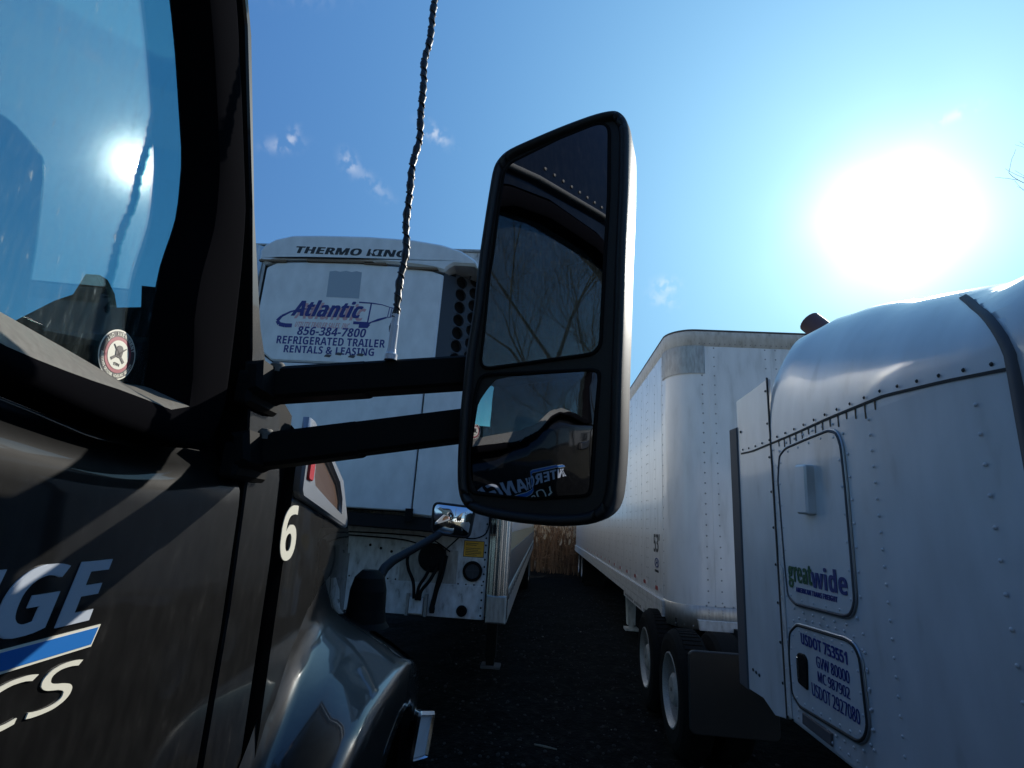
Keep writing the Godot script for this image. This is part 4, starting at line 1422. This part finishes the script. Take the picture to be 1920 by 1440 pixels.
	for x in [1.50, 3.46]:
		st = start()
		slab(st, pv([x - 0.07, 0.28, x + 0.05, 0.28, x + 0.07, 0.93, x - 0.10, 0.93]), -9.38, -9.24, FACE, 0.006)
		box(st, Vector3(x - 0.11, 0.20, -9.42), Vector3(x + 0.10, 0.235, -9.2), 0.005)
		box(st, Vector3(x - 0.04, 0.22, -9.34), Vector3(x + 0.03, 0.30, -9.27))
		obj("landing_leg", st, M.grimy_white, root)
	for z in [-16.9, -18.2]:
		wheel(root, 1.24, 0.575, z, -1.0, 0.45)
		wheel(root, 3.72, 0.575, z, 1.0, 0.45)
	st = start()
	slab(st, rect(1.26, 0.12, 1.85, 0.9), -16.22, -16.2)
	obj("mud_flap", st, M.rubber, root)
	settle(root, Vector3(2.48, 0, -12.3))
	root.scale = Vector3.ONE * 1.077   # full trailer height
	root.position = Vector3(2.671, -0.135, -13.247)


# ---------------------------------------------------------------- white sleeper tractor
func arc_h(z: float) -> float:   # height of the shoulder above the seam
	return lerp_table([[-2.72, 0.44], [-2.6, 0.54], [-2.4, 0.575], [-2.23, 0.55], [-2.04, 0.497], [-1.93, 0.45], [-1.79, 0.417], [-1.64, 0.369], [-1.47, 0.317], [-1.3, 0.32], [-1.0, 0.32], [-0.3, 0.30], [0.1, 0.20], [0.35, 0.05]], z)

func seam_y(z: float) -> float:
	return lerp_table([[-3.2, 2.21], [-2.95, 2.199], [-2.716, 2.205], [-2.44, 2.213], [-2.15, 2.226], [-1.8, 2.233], [-1.52, 2.209], [-1.29, 2.182], [0.4, 2.15]], z)

func shell_at(z: float, a: float) -> Vector3:   # a from 0 at the seam to 1 at the top of the shoulder
	var q := a * PI * 0.5
	var rx := lerpf(0.14, 0.30, smoothstep(-2.72, -2.3, z))   # squarer at the rear edge
	return Vector3(1.12 + rx * (1.0 - cos(q)), 2.2 + arc_h(z) * pow(sin(q), lerpf(0.75, 1.0, smoothstep(-2.72, -2.3, z))), z)

func sleeper_tractor() -> void:
	var root := thing("sleeper_tractor", "white lorry tractor with riveted sleeper cab reading greatwide on its side door", "truck")
	var st := start()
	var rows := []
	var zs := [-2.712, -2.68, -2.6, -2.5, -2.4, -2.3, -2.2, -2.1, -2.0, -1.9, -1.8, -1.7, -1.6, -1.5, -1.4, -1.3]
	for z in zs:
		var row := []
		for k in 13:
			row.append(shell_at(z, k / 12.0))
		for k in 7:
			row.append(Vector3(lerpf(1.42, 3.2, (k + 1) / 7.0), 2.2 + arc_h(z) + 0.05 * sin(PI * (k + 1) / 7.0), z))
		row.append(Vector3(3.46, 2.3, z))
		rows.append(row)
	bands(st, rows, false)
	flat(st)
	for i in rows[0].size() - 1:
		tri(st, rows[0][i], rows[0][i + 1], Vector3(2.3, 2.2, -2.712), Vector3(0, 0, -1))
	var roof := obj("sleeper_roof", st, M.white_paint, root)
	st = start()
	rows = []
	for y in [1.0, 1.3, 1.6, 1.9, 2.1, 2.2]:
		var row := []
		for z in zs:
			row.append(Vector3(1.12 + (0.002 if y < 2.2 else 0.0), y, z))
		rows.append(row)
	bands(st, rows, false)
	obj("sleeper_side", st, M.white_paint, root)
	st = start()
	box(st, Vector3(1.14, 0.98, -2.70), Vector3(3.44, 2.2, -1.3))
	obj("sleeper_core", st, M.white_paint, root)
	var body := LEFT * Transform3D(Basis.IDENTITY, Vector3(0, 0, -1.12))
	# rear extender panel and its rubber edge
	st = start()
	slab(st, pv([-3.165, 0.98, -2.98, 0.99, -2.85, 0.955, -2.722, 0.98, -2.722, 2.542, -2.93, 2.531, -3.165, 2.525]), -0.02, 0.0, body, 0.003)
	obj("side_extender", st, M.white_paint, root)
	st = start()
	slab(st, pv([-3.285, 0.975, -3.163, 0.975, -3.163, 2.367, -3.285, 2.372]), -0.03, 0.008, body, 0.006)
	obj("extender_edge", st, M.gasket_grey, root)
	# seams
	st = start()
	var seam := PackedVector2Array()
	var under := PackedVector2Array()
	for k in 30:
		var z := lerpf(-3.12, -1.31, k / 29.0)
		seam.append(Vector2(z, seam_y(z) + 0.004))
		under.append(Vector2(z, seam_y(z) - 0.005))
	under.reverse()
	seam.append_array(under)
	slab(st, seam, -0.002, 0.003, body)
	slab(st, pv([-2.723, 0.98, -2.711, 0.98, -2.709, 2.545, -2.721, 2.545]), -0.003, 0.0028, body)
	obj("panel_seam", st, M.groove, root)
	st = start()
	rivets(st, Vector3(1.117, 1.12, -2.735), Vector3(1.117, 2.48, -2.735), Vector3(-1, 0, 0), 9, 0.0075)
	for k in 20:
		var z := lerpf(-3.09, -1.36, k / 19.0)
		rivet(st, Vector3(1.118, seam_y(z) + 0.020, z), Vector3(-1, 0, 0), 0.0065)
	for k in 3:
		rivet(st, Vector3(1.118, 1.09 - k * 0.003, -3.09 + k * 0.04), Vector3(-1, 0, 0), 0.009)
	rivet(st, Vector3(1.118, 2.33, -3.11), Vector3(-1, 0, 0), 0.009)
	obj("dark_rivets", st, M.groove, root, "", "stuff")
	# rusty weeping under the seam
	st = start()
	for k in 14:
		var z := lerpf(-2.62, -1.85, k / 13.0)
		slab(st, rect(z - 0.003, seam_y(z) - 0.03 - 0.025 * ((k * 7) % 5) / 4.0, z + 0.002, seam_y(z) - 0.006), -0.001, 0.0025, body)
	obj("weep_marks", st, M.rust, root, "", "stuff")
	st = start()
	slab(st, pv([-2.705, 1.0, -2.662, 1.0, -2.665, 1.62, -2.70, 1.64]), -0.001, 0.0027, body)
	obj("corroded_strip", st, M.grimy_white, root)
	sleeper_door(root, body, "upper_hatch", [-2.645, 2.02, -2.612, 2.133, -2.543, 2.160, -2.34, 2.171, -2.155, 2.178, -2.097, 2.158, -2.074, 2.105, -2.070, 1.948, -2.074, 1.692, -2.078, 1.55, -2.112, 1.502, -2.159, 1.488, -2.548, 1.477, -2.617, 1.503, -2.631, 1.657])
	sleeper_door(root, body, "lower_hatch", [-2.551, 1.397, -2.624, 1.354, -2.644, 1.261, -2.638, 1.102, -2.573, 1.071, -2.139, 1.091, -2.096, 1.118, -2.070, 1.163, -2.080, 1.369, -2.109, 1.404, -2.162, 1.413])
	# handle plate, latch, vent
	st = start()
	slab(st, rounded(pv([-2.395, 1.856, -2.300, 1.852, -2.292, 2.055, -2.386, 2.062]), 0.012), 0.0, 0.045, body, 0.008)
	obj("hatch_handle", st, M.white_paint, root)
	st = start()
	var lt := rounded(pv([-2.562, 1.166, -2.478, 1.158, -2.466, 1.275, -2.486, 1.292, -2.545, 1.288, -2.562, 1.265]), 0.015)
	slab(st, lt, 0.0, 0.014, body, 0.004)
	var latch := obj("hatch_latch", st, M.rubber, root)
	st = start()
	slab(st, rect(-2.545, 1.19, -2.535, 1.27), 0.013, 0.02, body, 0.002)
	obj("latch_lever", st, M.steel_polished, latch)
	st = start()
	slab(st, pv([-2.556, 1.015, -2.328, 1.012, -2.322, 1.058, -2.550, 1.058]), 0.0, 0.008, body, 0.003)
	obj("step_light", st, M.gasket_grey, root)
	# lettering
	st = start()
	text_into(st, "great", -2.594, 1.545, -2.378, 1.648, 0.0075, body, true, 0.0, null, 0.0016, 0.0018)
	obj("green_lettering", st, M.ink_green, root)
	st = start()
	text_into(st, "wide", -2.383, 1.565, -2.115, 1.650, 0.0075, body, true, 0.0, null, 0.0016, 0.0018)
	obj("blue_lettering", st, M.ink_blue, root)
	st = start()
	text_into(st, "AMERICAN TRANS FREIGHT", -2.528, 1.532, -2.193, 1.553, 0.0075, body, true)
	text_into(st, "USDOT 753551", -2.513, 1.328, -2.160, 1.372, 0.0075, body, true)
	text_into(st, "GVW 80000", -2.393, 1.267, -2.157, 1.309, 0.0075, body, false)
	text_into(st, "MC 987902", -2.389, 1.216, -2.163, 1.254, 0.0075, body, false)
	text_into(st, "USDOT 2927080", -2.446, 1.152, -2.112, 1.200, 0.0075, body, false)
	obj("dark_lettering", st, M.ink_navy, root)
	# rivets of the plated side
	st = start()
	for c in [[-1.895, 1.03, 2.17, 22], [-1.43, 1.03, 2.12, 15], [-2.69, 1.04, 2.17, 16], [-2.055, 1.04, 1.45, 8]]:
		rivets(st, Vector3(1.118, c[1], c[0]), Vector3(1.118, c[2], c[0]), Vector3(-1, 0, 0), c[3], 0.0062)
	rivets(st, Vector3(1.118, 1.025, -2.6), Vector3(1.118, 1.03, -1.45), Vector3(-1, 0, 0), 22, 0.0062)
	obj("rivets", st, M.rivet_white, root, "", "stuff")
	# dark gasket between sleeper and cab
	st = start()
	var ga := []
	var gb := []
	var gc := []
	var gd := []
	for k in 24:
		var t := k / 23.0
		var y: float
		var p: Vector3
		if t < 0.5:
			y = lerpf(0.98, 2.2, t * 2.0)
			p = Vector3(1.12, y, -1.300)
		else:
			var a := (t - 0.5) * 1.3
			var z := -1.300 - 0.27 * pow(minf(a, 0.8) / 0.62, 1.6)
			p = shell_at(z, a)
		var o := Vector3(-0.007, 0.0, 0) if t < 0.5 else Vector3(-0.006, 0.004, 0)
		ga.append(p + Vector3(0.01, -0.01, -0.018))
		gb.append(p + o + Vector3(0, 0, -0.015))
		gc.append(p + o + Vector3(0, 0, 0.015))
		gd.append(p + Vector3(0.01, -0.01, 0.018))
	bands(st, [ga, gb, gc, gd], false)
	obj("cab_gasket", st, M.gasket_grey, root)
	# cab ahead of the gasket
	st = start()
	rows = []
	for z in [-1.66, -1.6, -1.54, -1.48, -1.4, -1.3, -1.1, -0.9, -0.6, -0.3, -0.1, 0.1, 0.3]:
		var row := []
		if z >= -1.31:
			row.append(Vector3(1.121, 1.0, z))
			row.append(Vector3(1.121, 1.6, z))
			row.append(Vector3(1.121, 2.1, z))
		else:
			for k in 3:
				row.append(shell_at(z, 0.62 * pow(maxf(0.0, -1.30 - z) / 0.27, 1.0 / 1.6)))
		for k in 13:
			var a := k / 12.0
			if z < -1.31:
				a = maxf(a, 0.62 * pow((-1.30 - z) / 0.27, 1.0 / 1.6))
			row.append(shell_at(z, minf(a, 1.0)) + Vector3(-0.001, 0.001, 0))
		row.append(Vector3(2.3, 2.25 + arc_h(z), z))
		row.append(Vector3(3.3, 2.2 + arc_h(z), z))
		rows.append(row)
	bands(st, rows, false)
	obj("cab", st, M.white_paint, root)
	st = start()
	slab(st, rounded(pv([-1.05, 1.72, -0.15, 1.66, -0.02, 1.85, -0.25, 2.2, -1.05, 2.2]), 0.06), -0.01, 0.008, body, 0.004)
	obj("cab_window", st, M.black_gloss, root)
	st = start()
	box(st, Vector3(1.14, 0.95, -1.28), Vector3(3.3, 2.2, 0.3))
	slab(st, rounded(pv([0.3, 0.95, 2.2, 0.95, 2.3, 1.45, 0.3, 1.75]), 0.1), -3.1, -1.35, LEFT, 0.08)
	obj("bonnet", st, M.white_paint, root)
	# chassis, tanks and running gear
	st = start()
	for x in [1.85, 2.6]:
		box(st, Vector3(x, 0.72, -6.9), Vector3(x + 0.09, 0.90, 2.0))
	box(st, Vector3(1.5, 0.4, -2.7), Vector3(3.1, 0.95, 0.2))
	obj("chassis", st, M.dark_void, root)
	st = start()
	slab(st, rounded(rect(1.14, 0.34, 1.78, 0.90), 0.05), -4.47, -4.44, FACE, 0.006)
	obj("mud_guard", st, M.black_plastic, root)
	for z in [-5.02, -6.14]:
		wheel(root, 1.12, 0.48, z, -1.0, 0.465)
		wheel(root, 3.46, 0.48, z, 1.0, 0.465)
	wheel(root, 1.2, 0.5, 1.3, -1.0)
	wheel(root, 3.3, 0.5, 1.3, 1.0)
	st = start()
	var pipe := bent([Vector3(1.60, 0.9, -2.86), Vector3(1.60, 2.2, -2.86), Vector3(1.60, 2.55, -2.86), Vector3(1.59, 2.73, -2.87), Vector3(1.565, 2.84, -2.91), Vector3(1.53, 2.92, -2.96), Vector3(1.50, 2.98, -3.00)])
	tube(st, pipe, [0.062], 18, false)
	tube(st, pipe, [0.056], 18, false)
	obj("exhaust_stack", st, M.stack_brown, root)
	settle(root, Vector3(2.3, 0, -1.8))

func sleeper_door(root: Node3D, body: Transform3D, called: String, outline: Array) -> void:
	var p := rounded(pv(outline), 0.02, 2)
	var st := start()
	slab(st, inset(p, 0.006), -0.001, 0.0065, body, 0.003)
	var d := obj(called, st, M.white_paint, root)
	st = start()
	bands(st, [loop3(inset(p, -0.004), 0.0, body), loop3(inset(p, -0.003), 0.007, body), loop3(inset(p, 0.002), 0.011, body), loop3(inset(p, 0.006), 0.010, body), loop3(inset(p, 0.008), 0.004, body)])
	obj("edge_trim", st, M.groove if called == "lower_hatch" else M.gasket_grey, d)
	st = start()
	bands(st, [loop3(inset(p, -0.008), 0.001, body), loop3(inset(p, -0.0065), 0.006, body), loop3(inset(p, -0.0035), 0.006, body)])
	obj("outer_trim", st, M.silver_trim, d)
	st = start()
	smooth(st)
	for q in [even_round(inset(p, -0.026), 30), even_round(inset(p, 0.022), 22)]:
		for v in q:
			rivet(st, body * Vector3(v.x, v.y, 0.001 if q.size() == 30 else 0.0065), Vector3(-1, 0, 0), 0.0062)
	obj("hatch_rivets", st, M.rivet_white, d, "", "stuff")

func even_round(p: PackedVector2Array, n: int) -> PackedVector2Array:
	var total := 0.0
	for i in p.size():
		total += p[i].distance_to(p[(i + 1) % p.size()])
	var q := PackedVector2Array()
	var step := total / n
	var left := 0.0
	for i in p.size():
		var a := p[i]
		var b := p[(i + 1) % p.size()]
		var l := a.distance_to(b)
		while left < l:
			q.append(a.lerp(b, left / l))
			left += step
		left -= l
	return q.slice(0, n)


# ---------------------------------------------------------------- yard
func yard() -> void:
	var st := start()
	var r := rng
	var h := FastNoiseLite.new()
	h.seed = 40
	h.frequency = 0.9
	h.fractal_octaves = 4
	var rows := []
	for j in 121:
		var row := []
		for i in 61:
			var x := -3.0 + i * 0.11
			var z := 2.0 - j * 0.2
			var e: float = minf(minf(i, 60 - i), minf(j, 120 - j)) / 4.0
			row.append(Vector3(x, 0.006 + 0.035 * h.get_noise_2d(x * 1.6, z * 1.6) * clampf(e, 0.0, 1.0), z))
		rows.append(row)
	bands(st, rows, false)
	smooth(st)
	for q in [[-400, -400, -3.0, 400], [3.6, -400, 400, 400], [-3.0, 2.0, 3.6, 400], [-3.0, -400, 3.6, -22.0]]:
		quad(st, Vector3(q[0], 0.006, q[1]), Vector3(q[2], 0.006, q[1]), Vector3(q[2], 0.006, q[3]), Vector3(q[0], 0.006, q[3]), Vector3.UP)
	obj("ground", st, M.yard_ground, self, "", "structure")
	st = start()
	quad(st, Vector3(-60, 0.012, 9), Vector3(90, 0.012, 9), Vector3(90, 0.012, 120), Vector3(-60, 0.012, 120), Vector3.UP)
	obj("grass_field", st, M.dry_grass, self, "", "structure")
	# loose stones and crumbs of asphalt
	var mm := MultiMesh.new()
	mm.transform_format = MultiMesh.TRANSFORM_3D
	mm.use_colors = true
	var ball := SphereMesh.new()
	ball.radius = 1.0
	ball.height = 1.5
	ball.radial_segments = 6
	ball.rings = 3
	mm.mesh = ball
	mm.instance_count = 5000
	for i in 5000:
		var z := -1.2 - 14.0 * pow(r.randf(), 1.6)
		var x := r.randf_range(-1.2, 2.0)
		var s := 0.004 + 0.016 * pow(r.randf(), 4.0)
		mm.set_instance_transform(i, Transform3D(Basis(Vector3(r.randf(), r.randf(), r.randf()).normalized(), r.randf() * TAU).scaled(Vector3(s, s * 0.7, s * r.randf_range(0.7, 1.3))), Vector3(x, 0.006 + 0.03 * h.get_noise_2d(x * 1.6, z * 1.6) + s * 0.3, z)))
		var c := r.randf_range(0.008, 0.035) if r.randf() < 0.985 else r.randf_range(0.08, 0.2)
		mm.set_instance_color(i, Color(c, c * 0.96, c * 0.88))
	var mi := MultiMeshInstance3D.new()
	mi.name = "gravel"
	mi.multimesh = mm
	mi.material_override = M.gravel
	add_child(mi, true)
	mi.set_meta("kind", "stuff")
	mi.set_meta("label", "loose gravel scattered over the dark yard ground")
	mi.set_meta("category", "gravel")
	# dead reeds closing the far end of the gap
	st = start()
	smooth(st)
	for i in 1500:
		var x := r.randf_range(-3.5, 4.5)
		var z := -20.6 - 3.0 * r.randf()
		var tall := r.randf_range(1.0, 2.05)
		var lean := Vector3(r.randf_range(-0.22, 0.22), 0, r.randf_range(-0.15, 0.15)) * tall
		var tone := r.randf_range(0.35, 1.3)
		var c := Color(0.17 * tone, 0.10 * tone, 0.055 * tone)
		var w := r.randf_range(0.006, 0.014)
		st.set_color(c)
		var a := Vector3(x, 0, z)
		var b := a + Vector3(lean.x * 0.4, tall * 0.6, lean.z * 0.4)
		var t := a + lean + Vector3(0, tall, 0)
		quad(st, a - Vector3(w, 0, 0), a + Vector3(w, 0, 0), b + Vector3(w, 0, 0), b - Vector3(w, 0, 0), Vector3.BACK)
		quad(st, b - Vector3(w, 0, 0), b + Vector3(w, 0, 0), t + Vector3(w * 0.5, 0, 0), t - Vector3(w * 0.5, 0, 0), Vector3.BACK)
		for k in 3:   # blades
			var y := r.randf_range(0.15, 0.8) * tall
			var p := a + lean * (y / tall) + Vector3(0, y, 0)
			var q := p + Vector3(r.randf_range(-0.35, 0.35), r.randf_range(-0.1, 0.35), r.randf_range(-0.2, 0.2))
			tri(st, p, p + Vector3(0, 0.03, 0), q, Vector3.BACK)
		if r.randf() < 0.6:   # plume
			st.set_color(Color(0.50, 0.42, 0.31) * r.randf_range(0.7, 1.2))
			var d := Vector3(lean.x * 0.5 + r.randf_range(-0.08, 0.08), 0.26, 0)
			for k in 3:
				var o := Vector3(cos(k * 2.1), 0, sin(k * 2.1)) * 0.035
				quad(st, t - o, t + d * 0.4 + o * 1.4, t + d, t + d * 0.5 - o * 1.2, Vector3.BACK)
	var reeds := obj("reeds", st, M.reed, self, "brown dead reeds with pale plumes closing the gap between the trailers", "stuff")
	reeds.set_meta("category", "reeds")
	bare_tree("bare_tree", "bare winter tree whose twigs show at the right edge above the white tractor", Vector3(18.75, 0, -17.5), 13.2, 5, 0.20)
	bare_tree("bare_tree", "bare winter tree behind the camera, mirrored in the tractor's side glass", Vector3(8.5, 0, 12.0), 11.5, 9, 0.13)
	bare_tree("bare_tree", "bare winter tree standing far behind the camera on the grass field", Vector3(15.0, 0, 26.0), 12.0, 12, 0.18)
	# what the little convex mirror sees behind
	var shed := thing("warehouse", "low pale warehouse beyond the grass behind the camera", "building")
	st = start()
	box(st, Vector3(2, 0, 75), Vector3(48, 6.5, 95))
	obj("wall", st, M.trailer_white, shed)
	st = start()
	box(st, Vector3(1.6, 6.5, 74.6), Vector3(48.4, 6.9, 95.4))
	obj("roof", st, M.gasket_grey, shed)
	for k in 5:
		st = start()
		slab(st, rect(-(6.0 + k * 8.0) - 3.2, 0.9, -(6.0 + k * 8.0), 4.2), 0.0, 0.05, Transform3D(Basis(Vector3(-1, 0, 0), Vector3.UP, Vector3(0, 0, -1)), Vector3(0, 0, 75)))
		obj("loading_door", st, M.grille_grey, shed)
	settle(shed, Vector3(25, 0, 85))
	var pole := thing("utility_pole", "wooden utility pole on the grass behind the camera", "pole")
	st = start()
	tube(st, [Vector3(9, 0, 38), Vector3(9, 9.5, 38)], [0.16, 0.11], 10)
	obj("post", st, M.bark, pole)
	st = start()
	box(st, Vector3(7.8, 8.7, 37.93), Vector3(10.2, 8.85, 38.07))
	obj("cross_arm", st, M.bark, pole)
	settle(pole, Vector3(9, 0, 38))
	var stick := start()
	tube(stick, [Vector3(0.02, 0.02, -4.92), Vector3(0.10, 0.026, -4.88), Vector3(0.20, 0.02, -4.86)], [0.006, 0.008, 0.004], 6)
	var tw := obj("twig", stick, M.sill_plastic, self, "short pale twig lying on the dark ground between the vehicles")
	tw.set_meta("category", "twig")

func bare_tree(called: String, label: String, at: Vector3, height: float, seed_n: int, girth: float) -> void:
	var root := thing(called, label, "tree", at)
	var r := RandomNumberGenerator.new()
	r.seed = seed_n
	var st := start()
	var fine := start()
	var todo := [[Vector3.ZERO, Vector3.UP, height * 0.36, girth, 0]]
	while todo.size():
		var b: Array = todo.pop_back()
		var p: Vector3 = b[0]
		var d: Vector3 = b[1]
		var path := [p]
		var radii := [b[3]]
		var n := 5
		for k in n:
			d = (d + Vector3(r.randf_range(-1, 1), r.randf_range(-0.5, 0.9), r.randf_range(-1, 1)) * 0.14).normalized()
			p += d * b[2] / n
			path.append(p)
			radii.append(lerpf(b[3], b[3] * 0.62, (k + 1.0) / n))
		tube(st if b[4] < 2 else fine, path, radii, 7 if b[4] < 2 else 4, false)
		if b[4] >= 6:
			continue
		for k in (3 if b[4] < 5 else 2):
			var s := Vector3(r.randf_range(-1, 1), r.randf_range(-0.2, 0.8), r.randf_range(-1, 1)).normalized()
			var nd := (d + s * r.randf_range(0.45, 0.85)).normalized()
			var from: Vector3 = path[n] if k == 0 else path[r.randi_range(2, n)]
			todo.append([from, nd, b[2] * r.randf_range(0.62, 0.86), b[3] * r.randf_range(0.48, 0.62), b[4] + 1])
	obj("trunk", st, M.bark, root)
	obj("twigs", fine, M.bark, root, "", "stuff")


func _ready() -> void:
	rng.seed = 20
	make_view()
	make_materials()
	yard()
	refrigerated_trailer()
	van_trailer()
	sleeper_tractor()
	black_tractor()
